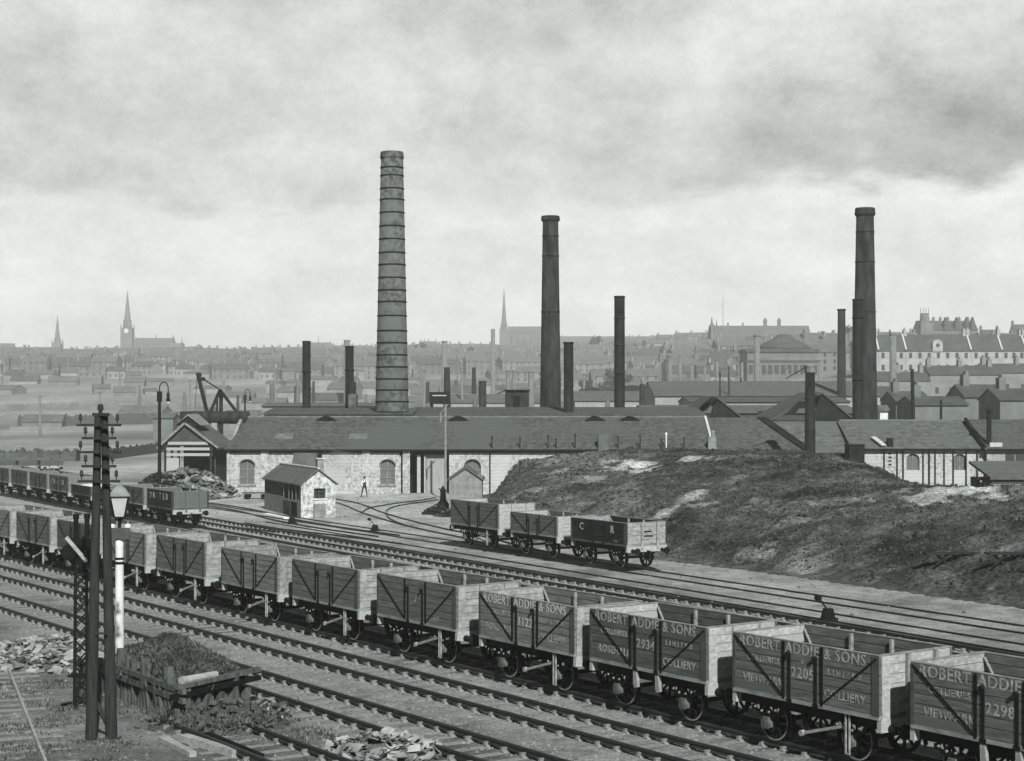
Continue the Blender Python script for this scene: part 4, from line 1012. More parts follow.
# local x along gable front, y back along the side
b = B(); wx0, wx1, wz0, wz1 = .95, 1.8, 1.35, 2.05
b.add([(0,0,-.1),(wx0,0,-.1),(wx0,0,he),(0,0,he)],[(0,1,2,3)]); b.add([(wx1,0,-.1),(Wd,0,-.1),(Wd,0,he),(wx1,0,he)],[(0,1,2,3)])
b.add([(wx0,0,-.1),(wx1,0,-.1),(wx1,0,wz0),(wx0,0,wz0)],[(0,1,2,3)]); b.add([(wx0,0,wz1),(wx1,0,wz1),(wx1,0,he),(wx0,0,he)],[(0,1,2,3)]); b.add([(0,0,he),(Wd,0,he),(Wd/2,0,hr-.06)],[(0,1,2)])
for A_, B_ in (((wx0,wz0),(wx1,wz0)),((wx1,wz0),(wx1,wz1)),((wx1,wz1),(wx0,wz1)),((wx0,wz1),(wx0,wz0))): b.add([(A_[0],0,A_[1]),(B_[0],0,B_[1]),(B_[0],.2,B_[1]),(A_[0],.2,A_[1])],[(0,1,2,3)])
b.build('front_wall', 'limewash', T)
b = B(); b.box(wx0,wx1,.18,.2,wz0,wz1); wn = b.build('window', 'glass', T)
b = B(); b.box(wx0+.26,wx0+.3,.15,.179,wz0,wz1); b.box(wx1-.3,wx1-.26,.15,.179,wz0,wz1); b.box(wx0,wx1,.15,.178,(wz0+wz1)/2-.02,(wz0+wz1)/2+.02); b.build('glazing_bars', 'iron', wn)
b = B(); b.box(wx0-.1,wx1+.1,-.07,-.003,wz0-.1,wz0-.01); b.build('sill', 'white', wn)
b = B(); b.box(.9,1.75,-.28,-.004,0,.95); b.build('coal_bunker', 'rough', T)
b = B(); b.box(0,.25,.003,Ld,-.1,1.25); b.box(Wd-.25,Wd,.003,Ld,-.1,he); b.box(.25,Wd-.25,Ld-.25,Ld,-.1,he); b.build('lower_wall', 'rough', T)
b = B(); b.box(.02,.24,.01,Ld,1.252,he); b.build('upper_wall', 'tar', T)
b = B(); b.add([(0,Ld-.01,he),(Wd,Ld-.01,he),(Wd/2,Ld-.01,hr-.06)],[(2,1,0)]); b.build('rear_gable', 'rough', T)
b = B(); b.box(-.05,-.002,1.0,4.4,.05,2.2); dr = b.build('doorway', 'dark', T)
b = B(); b.box(-.09,-.052,2.4,4.3,.05,1.05); b.build('half_door', 'tar', T)
b = B(); b.box(-.09,-.05,.95,4.45,1.05,1.17); [b.box(-.085,-.051,y,y+.1,1.17,2.2) for y in (1.0,2.0,2.9,4.3)]; b.build('window_frame', 'rough', T)
b = B(); sl = (hr-he)/(Wd/2); ov = .18
v = [(-ov,-.15,he-ov*sl),(Wd/2,-.15,hr),(Wd+ov,-.15,he-ov*sl)]; v2 = [(x,Ld+.1,z) for x,_,z in v]; t_ = [(x,y,z-.09) for x,y,z in v+v2]
b.add(v+v2+t_, [(0,1,4,3),(1,2,5,4),(6,9,10,7),(7,10,11,8),(0,6,7,1),(1,7,8,2),(3,4,10,9),(4,5,11,10),(0,3,9,6),(2,8,11,5)]); rf = b.build('roof', 'slate2', T)
b = B(); b.cyl((Wd/2,-.15,hr+.03),(Wd/2,Ld+.1,hr+.03),.08,n=8); b.build('ridge_tiles', 'lead', rf)
b = B(); b.box(Wd/2+.25,Wd/2+.7,1.0,1.5,hr-.6,hr+.62); ch = b.build('chimney', 'rough', rf); b = B(); b.cyl((Wd/2+.47,1.25,hr+.62),(Wd/2+.47,1.25,hr+1.1),.17,.14,10); b.build('chimney_pot', 'stack', ch); b = B(); b.box(Wd/2+.17,Wd/2+.78,.92,1.58,hr+.63,hr+.72); b.build('chimney_cap', 'lead', ch)
# smoke drifting from the hut chimney
sm = B(); nu, nv = 16, 12; vs = []
for j in range(nv+1):
    for i in range(nu):
        th = math.pi*j/nv; ph = 2*math.pi*i/nu; d_ = Vector((math.sin(th)*math.cos(ph), math.sin(th)*math.sin(ph), math.cos(th))); r_ = 1+.45*noise.noise(d_*1.7+Vector((3,1,2)))
        vs.append((d_.x*1.1*r_+.3*d_.z, d_.y*.8*r_, d_.z*1.5*r_))
sm.add(vs, [(j*nu+i, (j+1)*nu+i, (j+1)*nu+(i+1)%nu, j*nu+(i+1)%nu) for j in range(nv) for i in range(nu)])
so_ = sm.build('chimney_smoke', None); so_.location = (XU(336,117.5), 118.2, ZV(468,118)); mm = bpy.data.materials.new('smoke'); mm.use_nodes = True; nn = mm.node_tree.nodes; nn.clear()
oo = nn.new('ShaderNodeOutputMaterial'); vv = nn.new('ShaderNodeVolumePrincipled'); vv.inputs['Density'].default_value = .22; vv.inputs['Color'].default_value = (.45,.47,.46,1); mm.node_tree.links.new(vv.outputs[0], oo.inputs['Volume']); so_.data.materials.append(mm)
tag(so_, 'thin grey smoke drifting beside the little hut chimney', 'smoke', kind='stuff')
# little brick hut by the bank
q = P(449,505); Yh = 124.; x0, x1 = XU(449,Yh), XU(482,Yh); w_ = x1-x0
T = thing('brick_hut', 'little gabled brick hut at foot of the bank', 'hut', (x0, Yh, 0)); e_ = ZV(478,Yh); r_ = ZV(467,Yh)
b = B(); b.box(0,w_,0,4.5,-.1,e_); b.prism([(0,e_),(w_,e_),(w_/2,r_-.05)], 0.002, 4.49); b.build('wall', 'rough', T)
b = B(); v = [(-.15,-.15,e_-.12),(w_/2,-.15,r_),(w_+.15,-.15,e_-.12)]; v2 = [(x,4.7,z) for x,_,z in v]; t_ = [(x,y,z-.1) for x,y,z in v+v2]
b.add(v+v2+t_, [(0,1,4,3),(1,2,5,4),(6,9,10,7),(7,10,11,8),(0,6,7,1),(1,7,8,2),(3,4,10,9),(4,5,11,10),(0,3,9,6),(2,8,11,5)]); b.build('roof', 'slate2', T)
# open timber shed with striped gable
Yo = 150.; x0, x1 = XU(164,Yo), XU(213,Yo); xm = XU(185,Yo)-x0; w_ = x1-x0; e_ = ZV(445,Yo); r_ = ZV(423.5,Yo)
T = thing('timber_shed', 'open timber shed with striped gable behind the scrap heap', 'shed', (x0, Yo, 0))
b = B(); n = 3
for i in range(n):
    z0_ = ZV(456,Yo)+(ZV(439,Yo)-ZV(456,Yo))*i/n; z1_ = z0_+(ZV(439,Yo)-ZV(456,Yo))*.5/n; hq = min(1,(r_-z1_)/(r_-e_)); b.box(xm-xm*hq+.08, xm+(w_-xm)*hq-.08, 0, .06, z0_, z1_)
b.build('gable_boards', 'endw', T)
b = B(); b.box(.1,w_*.3,.1,.16,0,ZV(458,Yo)); b.build('white_sheet', 'endw', T)
b = B(); b.prism([(0.1,e_-.1),(w_-.1,e_-.1),(xm,r_-.2)], .1, .2); b.build('gable_lining', 'tar', T); b = B(); b.box(0.1,w_-.1,9.5,9.7,0,e_); b.build('rear_wall', 'tar', T)
for x in (.1, w_-.2):
    for y in (0, 3, 6, 9): b = B(); b.box(x-.1,x+.1,y,y+.2,-.1,e_-.1); b.build('shed_post', 'pole', T)
b = B(); b.box(w_-.05,w_+.05,1,9.5,-.1,e_-.3); b.build('side_wall', 'tar', T)
b = B(); v = [(-.6,-.2,e_-.35),(xm,-.2,r_),(w_+.5,-.2,e_-.3)]; v2 = [(x,10,z) for x,_,z in v]; t_ = [(x,y,z-.14) for x,y,z in v+v2]
b.add(v+v2+t_, [(0,1,4,3),(1,2,5,4),(6,9,10,7),(7,10,11,8),(0,6,7,1),(1,7,8,2),(3,4,10,9),(4,5,11,10),(0,3,9,6),(2,8,11,5)]); rf = b.build('roof', 'slate2', T)
b = B(); b.bar((xm,-.25,r_+.05),(w_+.5,-.25,e_-.25),.08,.16); b.bar((-.6,-.25,e_-.3),(xm,-.25,r_+.05),.08,.16); b.build('bargeboard', 'cap', rf)
b = B(); b.prism([(xm-1.1,r_-.25),(xm+1.1,r_-.25),(xm,r_+.75)], 1.5, 6); b.build('ridge_vent', 'stack', rf); b = B(); b.prism([(xm-1.2,r_-.2),(xm,r_+.85),(xm+1.2,r_-.2),(xm,r_+.7)], 1.3, 6.2); b.build('vent_roof', 'rough', rf)
q = P(186,492); heap('scrap_heap', 'great heap of scrap and broken timber before striped shed', 'scrap heap', Vector((XU(187,141),141,0)), 4.3, 5.5, 2.5, 520, .75, 'rubble', 'scrap', .25, mix=.62)
q = P(150,492); heap('scrap_heap', 'dark spiky scrap heap around foot of the yard lamp', 'scrap heap', Vector((XU(157,137),137,0)), 2.2, 2.6, 2.4, 240, .6, 'scrap', 'coal', .25, mix=.5)
# iron tank
Yt = 165.; x0, x1 = XU(181,Yt), XU(249,Yt); zc = ZV(417.5,Yt); r_ = 6.5*Yt/F
T = thing('boiler_tank', 'long horizontal riveted iron tank beside works roof', 'boiler', (x0, Yt, 0)); L = x1-x0
b = B(); n = 7
for i in range(n): b.cyl((L*i/n,0,zc),(L*(i+1)/n,0,zc),r_*(1 if i%2 else .97),n=22)
b.build('shell', 'tank', T, True)
for x in (.8, L*.5, L-.8): b = B(); b.box(x-.3,x+.3,-.6,.6,0,zc-r_*.8); b.build('support', 'stone2', T)
b = B(); b.cyl((L*.6,0,zc),(L*.6,0,zc-3),.15,n=8); b.build('drop_pipe', 'tank', T)
# crane
Yc = 172.; xz = lambda u, v: (XU(u,Yc)-XU(220,Yc), 0, ZV(v,Yc))
T = thing('derrick_crane', 'black timber derrick crane with raised jib behind tank', 'crane', (XU(220,Yc), Yc, 0))
b = B(); b.bar(xz(197.5,373),xz(208,416),.34,.4,up=(0,1,0)); b.build('jib', 'stack', T); b = B(); b.cyl((xz(199,375)[0],-.25,xz(199,375)[2]),(xz(199,375)[0],.25,xz(199,375)[2]),.26,n=12); b.cyl((xz(203,379)[0],-.3,xz(203,379)[2]),(xz(203,379)[0],.3,xz(203,379)[2]),.2,n=12); b.build('pulley', 'stack', T)
b = B(); b.bar(xz(220,390),xz(209,415),.3,.3,up=(0,1,0)); b.bar(xz(220,390),xz(239,415),.3,.3,up=(0,1,0)); b.build('back_stay', 'stack', T)
b = B(); b.bar((0,.6,0),(0,.6,ZV(391,Yc)),.35); b.bar((-.3,0,0),(-.3,0,ZV(394,Yc)),.2); b.build('mast', 'stack', T)
b = B(); b.bar(xz(204,380),xz(220,390),.07); b.bar(xz(201,377),xz(220,389.5),.07); b.bar(xz(197,376),xz(195,408),.05); b.build('cable', 'stack', T)

# ------------------------------------------------------------------ chimneys
def stack(name, label, u, vtop, Y, wtop, wbase, m, bands=(), cap=None, vbase=None, n=28, group=None, capm=None, bandm='iron', kink=None):
    x = XU(u, Y); z0_ = land(x, Y)-.3; zt = ZV(vtop, Y)-z0_; k = Y/F; r1, r0 = wtop*k/2, wbase*k/2
    T = thing(name, label, 'chimney', (x, Y, z0_), 0, group)
    zb_ = (ZV(vbase, Y)-z0_) if vbase else 0
    prof = [(r0, 0), (r0, zb_)] if zb_ > 0 else [(r0, 0)]
    if kink: prof.append((kink[1]*k/2, ZV(kink[0], Y)-z0_))
    prof.append((r1, zt))
    b = B(); b.lathe((0,0,0), prof+[(r1*.75, zt), (r1*.75, zt-1)], n, cap=False); b.build('shaft', m, T, True)
    me = T.children[0].data
    for p in me.polygons:
        if abs(p.normal.z) > .7: p.use_smooth = False
    def rad(z):
        for (ra, za), (rb, zb2) in zip(prof, prof[1:]):
            if za <= z <= zb2 and zb2 > za: return ra+(rb-ra)*(z-za)/(zb2-za)
        return r1
    for v in bands:
        z = ZV(v, Y)-z0_; rr = rad(z); b = B(); b.lathe((0,0,z), [(rr,-.07),(rr+.05,-.06),(rr+.05,.06),(rr,.07)], n, cap=False); b.build('iron_band', bandm, T, True)
    if cap:
        hc, wc = cap[0]*k, cap[1]*k/2; b = B(); b.lathe((0,0,zt-hc), [(r1,0),(wc,hc*.25),(wc,hc*.5),(wc*.97,hc*.55),(wc*.97,hc*.9),(wc*.9,hc),(r1*.7,hc+.01),(r1*.7,hc-.8)], n, cap=False); b.build('chimney_cap', capm or m, T)
    return T
stack('brick_chimney', 'tallest chimney, pale brick with many iron bands', 392, 152, 160, 22, 34.5, 'brick', bands=[168,176,189,200,213,226.5,239.5,253,265,278,290.5,302,316,331,343,355,367,379,390,401.5,412], cap=(8,24), vbase=440)
stack('brick_chimney', 'tall dark brick chimney with moulded cap at centre', 550.5, 216, 176, 15.5, 21.5, 'brickd', bands=[236,256,312], cap=(6,19), vbase=425, bandm='brickd')
stack('brick_chimney', 'tall dark brick chimney with flared cap at right', 865, 208, 178, 17, 25, 'brickd', bands=[232,262,312], cap=(9,20.5), vbase=425, bandm='brickd')
stack('iron_chimney', 'slim black iron stack right of central brick chimney', 619.5, 296, 168, 10.5, 11, 'stack', bands=[318,345,372], cap=(2,11.5), bandm='tank')
stack('iron_chimney', 'short black iron stack beside central brick chimney', 568.5, 342, 162, 9.5, 10, 'stack', cap=(2,11))
stack('iron_chimney', 'black iron stack standing furthest left behind works', 306.5, 341, 172, 8.2, 8.6, 'stack', cap=(1.5,9), bands=[372])
stack('iron_chimney', 'dark stack with stepped brick foot left of banded chimney', 349.5, 346, 168, 8.5, 9.5, 'stack', cap=(1.5,9.5), bands=[370])
T = C.objects[-1]
x = XU(353, 167); T = thing('flue_house', 'narrow stepped brick flue at foot of dark stack', 'flue', (x, 167, 0)); k = 167/F
b = B(); b.box(-4*k,4*k,-.8,.8,0,ZV(394,167)); b.build('flue_base', 'brick', T); b = B(); b.box(-3*k,2.5*k,-.6,.6,ZV(394,167)+.003,ZV(382,167)); b.build('flue_top', 'brickd', T)
stack('iron_chimney', 'black iron stack touching the tall right brick chimney', 857.8, 299, 160, 10.5, 11, 'stack', cap=(1.5,11.5), bands=[318,380])
stack('iron_chimney', 'near black stack with pale cap before middle roof', 810, 372, 138, 9.5, 11.5, 'stack', bands=[398,430], bandm='tank')
T = C.objects.get('iron_chimney.005')
x = XU(810, 138); b = B(); b.lathe((0,0,0), [(.42,0),(.46,.1),(.46,.55),(.5,.6),(.5,.68),(.3,.7)], 20)
T = [o for o in C.objects if o.get('label') == 'near black stack with pale cap before middle roof'][0]; cp = b.build('stack_collar', 'rough', T, True); cp.location = (0, 0, ZV(373,138)+.3)
b = B(); b.bar((-2.0,0,ZV(378.5,138)+.3),(-.35,0,ZV(367,138)+.3),.09); b.bar((-.35,0,ZV(367,138)+.3),(.25,0,ZV(366,138)+.3),.09); b.bar((.25,0,ZV(366,138)+.3),(.45,0,ZV(371,138)+.3),.09); b.build('damper_arm', 'tank', T)
stack('brick_chimney', 'plain brick chimney left of the right hand pair', 841.5, 309, 262, 7.5, 9.5, 'brickd', cap=(2,9), bandm='brickd')
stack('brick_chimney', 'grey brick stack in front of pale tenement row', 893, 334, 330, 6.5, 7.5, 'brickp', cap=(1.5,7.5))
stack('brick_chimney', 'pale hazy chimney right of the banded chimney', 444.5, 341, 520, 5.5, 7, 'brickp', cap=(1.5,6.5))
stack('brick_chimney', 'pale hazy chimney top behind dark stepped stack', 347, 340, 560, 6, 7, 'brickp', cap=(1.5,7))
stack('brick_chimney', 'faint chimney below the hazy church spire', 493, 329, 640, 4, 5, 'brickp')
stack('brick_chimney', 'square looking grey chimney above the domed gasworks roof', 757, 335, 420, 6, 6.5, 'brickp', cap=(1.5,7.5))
stack('iron_chimney', 'short capped boiler stack beside dark louvred box', 482.5, 381, 205, 7.5, 8.5, 'tank', cap=(2,8))
for k, (u, v, w_) in enumerate(((508,371,4),(514,371,4),(531,372,6),(594,369,2.5),(670,356,4),(680,356,3.5),(692,364,2.5),(717,360,3),(729,357,3),(967,370,3),(975,368,3),(1015,372,3.5),(275,372,2.5),(401,380,2.5),(424,370,2.6),(462,368,2.6),(556,376,2.4),(584,374,2.2),(645,372,2.2),(660,378,2.4),(705,366,2.4),(742,362,3),(787,368,2.4),(820,360,3),(906,370,2.6),(928,372,2.6),(950,366,3),(990,366,2.6),(190,380,2.2),(100,392,2.4),(40,396,2.2))):
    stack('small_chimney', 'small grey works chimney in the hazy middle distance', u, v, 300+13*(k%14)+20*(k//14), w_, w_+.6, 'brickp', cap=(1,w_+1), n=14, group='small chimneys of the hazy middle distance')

# ------------------------------------------------------------------ sheds behind the front range
for k, (u0_, ua, u1_, vt, vb, lb) in enumerate(((688,716,742,396,418,'dark gabled works roof showing left of middle roof'),(765,822,856,392,422,'large dark gabled works roof behind near black stack'))):
    Y = 172+4*k; x0, x1, xa = XU(u0_,Y), XU(u1_,Y), XU(ua,Y); T = thing('gabled_shed', lb, 'works shed', (x0, Y, 0), 0, 'dark gabled sheds'); L = x1-x0; e_, r_ = ZV(vb,Y), ZV(vt,Y); xm = xa-x0
    b = B(); b.box(0,L,.2,14,0,e_); b.build('wall', 'tar', T)
    b = B(); b.prism([(xm-.0,r_),(xm-L*.12,e_),(L,e_)], 0, .2); b.build('gable', 'stack', T)
    b = B(); v = [(0,-.2,e_),(xm,-.2,r_),(L+.2,-.2,e_)]; v2 = [(x,14,z) for x,_,z in v]; t_ = [(x,y,z-.16) for x,y,z in v+v2]
    b.add(v+v2+t_, [(0,1,4,3),(1,2,5,4),(6,9,10,7),(7,10,11,8),(0,6,7,1),(1,7,8,2),(3,4,10,9),(4,5,11,10),(0,3,9,6),(2,8,11,5)]); rf = b.build('roof', 'slate', T)
    for q_ in (.25,.5): 
        b = B(); xq = xm*(.35+q_*.9); zq = e_+(r_-e_)*(xq/xm); b.add([(xq-1.5,-.8,zq-1.1),(xq,-.8,zq+.35),(xq+.7,-.8,zq+.35),(xq-.6,-.8,zq-1.1),(xq-1.5,-.3,zq-1.1),(xq,-.3,zq+.35),(xq+.7,-.3,zq+.35),(xq-.6,-.3,zq-1.1)],[(0,3,2,1),(4,5,6,7),(0,1,5,4),(1,2,6,5),(2,3,7,6),(3,0,4,7)]); b.build('roof_louvre', 'stack', rf)
shed('mill_shed', 'long low mill roof crossing behind the gabled sheds', 645, 862, 405, 412, 205, 20, 'slate2', 'tar', 'long mill roofs behind the works')
shed('mill_shed', 'long pale mill roof with dark ridge farther behind', 655, 880, 381, 395, 262, 26, 'slate2', 'stone2', 'long mill roofs behind the works')
shed('mill_shed', 'long dark mill roof left of the right chimneys', 690, 850, 397, 401, 235, 16, 'slate', 'endg', 'long mill roofs behind the works')
shed('mill_shed', 'plain low shed between central chimneys', 575, 655, 391, 400, 300, 18, 'slate2', 'stone2', 'long mill roofs behind the works')
shed('mill_shed', 'low grey shed right of louvred box', 432, 560, 394, 402, 330, 18, 'townroof2', 'endg', 'long mill roofs behind the works', wins=14)
shed('mill_shed', 'low shed with pillars left of the banded chimney', 262, 378, 402.5, 405, 215, 12, 'slate2', 'rough', 'long mill roofs behind the works', wins=16)
for k, (u, w_, v) in enumerate(((593,26,387),(632,40,385))):
    Y = 320.; x = XU(u,Y); r_ = w_*Y/F/2; z0_ = ZV(402,Y); zt = ZV(v,Y); T = thing('arched_shed', ['small round backed iron shed between the slim stacks', 'wider round backed iron shed behind slim black stack'][k], 'works shed', (x,Y,0), 0, 'round backed iron sheds')
    b = B(); b.prism([(r_,0),(r_,z0_)]+[(r_*math.cos(math.pi*i/12), z0_+(zt-z0_)*math.sin(math.pi*i/12)) for i in range(1,12)]+[(-r_,z0_),(-r_,0)], 0, 18); b.build('iron_roof', 'tank', T)
Y = 168.; x = XU(439.5,Y); T = thing('louvred_box', 'dark raised iron water box above ridge left of centre', 'water tank', (x,Y,0)); k = Y/F
b = B(); b.box(-10*k,10*k,0,2,ZV(404,Y),ZV(392,Y)); b.build('box', 'stack', T); b = B(); b.box(-7*k,7*k,-.03,-.003,ZV(396,Y),ZV(395,Y)); b.build('slot', 'lead', T); b = B(); [b.box(a*k-.15,a*k+.15,.5,.8,0,ZV(404,Y)-.002) for a in (-8,8)]; b.build('stand', 'stack', T)
Y = 172.; x = XU(517,Y); T = thing('hoist_house', 'dark square hoist house with black opening on ridge', 'hoist house', (x,Y,0)); k = Y/F
b = B(); b.box(-12*k,12*k,0,3,0,ZV(391,Y)); b.build('wall', 'tank', T); b = B(); b.box(-4*k,3*k,-.04,-.003,ZV(409,Y),ZV(396,Y)); b.build('opening', 'dark', T); b = B(); b.box(-13*k,13*k,-.2,3.2,ZV(391,Y)+.002,ZV(390,Y)+.05); b.build('roof', 'stack', T)
b = B(); b.bar((-20*k,.5,ZV(394,Y)),(-11*k,.5,ZV(390,Y)),.12); b.build('conveyor_pipe', 'tank', T)
# gasworks-like domed building and grand buildings
Y = 560.; x = XU(770,Y); k = Y/F; z0_ = land(x,Y)-.5; T = thing('engine_house', 'grey domed engine house in the haze right of centre', 'engine house', (x,Y,z0_))
zz = lambda v: ZV(v,Y)-z0_
b = B(); b.box(-23*k,48*k,0,18,0,zz(352)); b.build('wall', 'townwall3', T); b = B(); b.box(-24*k,49*k,-.3,18.3,zz(362),zz(360)); b.build('string_course', 'townroof', T)
b = B(); b.box(-24.5*k,49.5*k,-.6,18.6,zz(352)+.01,zz(349)); b.build('cornice', 'townroof', T)
b = B(); b.lathe((18*k,9,zz(349)+.02), [(29*k,0),(22*k,6*k),(12*k,10.5*k),(9*k,13*k),(7*k,13.5*k),(7*k,15*k),(1*k,16*k)], 28); b.build('dome', 'townroof', T, True)
for i in range(11): b = B(); xx = (-19+6.4*i)*k; b.box(xx-2*k,xx+2*k,-.15,-.003,zz(374),zz(365)); b.build('window', 'townpane', T)
# ------------------------------------------------------------------ landmark buildings of the town
def house_body(T, L, dep, he, hr, wm, rm, chim=(.1,.9), rows=0, cols=0, wsz=(.9,1.6), parts=True, y0=0, x0=0):
    b = B(); b.box(x0,x0+L,y0,y0+dep,-2,he); b.xprism([(y0,he),(y0+dep,he),(y0+dep/2,hr-.05)], x0+.01, x0+.35); b.xprism([(y0,he),(y0+dep,he),(y0+dep/2,hr-.05)], x0+L-.35, x0+L-.01)
    if rows and not parts:
        pass
    wl = b.build('wall', wm, T)
    b = B(); gable_roof(b, x0-.2, x0+L+.2, y0, y0+dep, he, hr, .3); rf = b.build('roof', rm, T)
    for q_ in chim:
        b = B(); x = x0+L*q_; b.box(x-.5,x+.5,y0+dep/2-.9,y0+dep/2+.9,hr-.6,hr+1.6)
        for j in (-.55,0,.55): b.cyl((x,y0+dep/2+j,hr+1.6),(x,y0+dep/2+j,hr+2.2),.17,n=6)
        b.build('chimney', wm, rf)
    for r_ in range(rows):
        for c_ in range(cols):
            x = x0+L*(c_+.5)/cols; z = he*(r_+.32)/rows; b = B(); b.box(x-wsz[0]/2,x+wsz[0]/2,y0-.06,y0-.003,z,z+wsz[1]); b.build('window', 'townpane', T)
    return rf
# tenement row on the right
Yt = 526.; kt = Yt/F
def tz(v): return ZV(v, Yt)
edges = [858, 878.5, 906, 971, 1002, 1026, 1060]
for i, (ua, ub) in enumerate(zip(edges, edges[1:])):
    x0 = XU(ua,Yt); L = (ub-ua)*kt; zb_ = tz(374); lab = ['pale tenement behind the tall right chimney','pale tenement behind the grey brick stack','wide pale tenement with round topped centre gable','pale tenement right of the centre gable','pale tenement second from right edge','pale tenement cut by the right edge'][i]
    T = thing('tenement', lab, 'tenement', (x0, Yt, zb_), 0, 'pale tenement row on the right hillside')
    rf = house_body(T, L-.05, 11, tz(350)-zb_, ZV(334.5,Yt+5.5)-zb_, 'townwall2', 'townroof', chim=(.03,) if i%2 else (.04,.96), rows=2, cols=max(3,int((ub-ua)/8.2)), wsz=(1.0,1.75))
    b = B(); b.bar((0,-.3,tz(350)-zb_+.1),(0,5.5,ZV(334,Yt+5.5)-zb_+.15),.5,.3); b.build('skew_stone', 'lead', rf)
    if i == 2:
        xg = (937.5-ua)*kt; zg = tz(350)-zb_; b = B(); b.box(xg-1.6,xg+1.6,-.35,3,zg-.5,zg+1.9)
        b.prism([(xg+1.6*math.cos(math.pi*q/10), zg+1.9+1.5*math.sin(math.pi*q/10)) for q in range(11)], -.35, 3); cg = b.build('centre_gable', 'townwall2', T)
        b = B(); b.cyl((xg,-.37,zg+1.5),(xg,-.42,zg+1.5),.6,n=16); b.build('round_window', 'townpane', cg)
# ornate hotel-like block above
Y = 850.; k = Y/F; x0 = XU(920,Y); z0_ = land(x0,Y)-3; zz = lambda v: ZV(v,Y)-z0_
T = thing('ornate_block', 'tall ornate stone block with crowned corner turret', 'building', (x0, Y, z0_))
rf = house_body(T, 58*k, 16, zz(330), zz(320), 'townwall3', 'townroof', chim=(.3,.42,.55,.75,.9), rows=3, cols=14, wsz=(1.0,1.8))
b = B(); b.box(0.5*k,13*k,-.8,9,zz(345),zz(323)); b.lathe((6.5*k,4,zz(323)), [(5.5*k,0),(4.6*k,6*k),(4.4*k,9*k),(4.9*k,9.6*k),(4.4*k,10*k),(.1,10.2*k)], 8); tu = b.build('turret', 'townwall3', T)
b = B(); [b.cyl((6.5*k+a*k,4,zz(323)+10*k),(6.5*k+a*k,4,zz(323)+15*k),.15,n=6) for a in (-4,-1.3,1.3,4)]; b.build('turret_cresting', 'townroof', tu)
for a in (26, 37, 47, 53): b = B(); b.box((a-1.8)*k,(a+1.8)*k,-.5,3,zz(330)+.01,zz(323)); b.prism([((a-2)*k,zz(323)),((a+2)*k,zz(323)),(a*k,zz(317))],-.5,3); b.build('roof_dormer', 'townroof', T)
T = thing('stone_house', 'gabled stone house right of the ornate block', 'house', (XU(978,Y), Y-10, z0_)); house_body(T, 17*k, 10, zz(336), zz(330), 'townwall3', 'townroof', chim=(.0,.95), rows=2, cols=4)
T = thing('stone_house', 'gabled stone house on the skyline at right edge', 'house', (XU(1015,Y), Y, z0_)); house_body(T, 24*k, 10, zz(332), zz(324), 'townwall3', 'townroof', chim=(.02,.6), rows=2, cols=5)
T = thing('stone_house', 'grey skyline house left of the ornate block', 'house', (XU(880,Y), Y, z0_)); house_body(T, 34*k, 10, zz(337), zz(332), 'townwall', 'townroof', chim=(.02,.97), rows=2, cols=6)
# long hall on the skyline centre right
Y = 1000.; k = Y/F; x0 = XU(711,Y); z0_ = land(x0,Y)-3; zz = lambda v: ZV(v,Y)-z0_
T = thing('town_hall', 'long hazy public hall with twin domed ventilators', 'public building', (x0, Y, z0_))
rf = house_body(T, 100*k, 18, zz(336), zz(325), 'townwall', 'townroof2', chim=(.19,.34), rows=3, cols=18, wsz=(1.1,2.0))
for a in (56.5, 70.5): b = B(); b.lathe((a*k,9,zz(327)), [(1.8*k,0),(1.8*k,5*k),(2.1*k,6*k),(1.8*k,8*k),(.2,10*k)], 12); b.build('roof_ventilator', 'townwall3', rf)
b = B(); b.box(0,3*k,-.5,6,zz(345),zz(324)); b.lathe((1.2*k,2,zz(324)), [(1.2*k,0),(.9*k,4*k),(.05,8*k)], 8); b.lathe((6*k,2,zz(326)), [(.9*k,0),(.6*k,3*k),(.05,6.5*k)], 8); b.build('corner_turret', 'townwall3', T)
b = B(); b.cyl((13*k,5,zz(326)),(13*k,5,zz(296)),.16,.1,6); b.build('flagpole', 'tank', rf)
b = B(); b.box(100*k+.05,117*k,0,14,-1,zz(338)); b.build('side_wing', 'townwall', T)
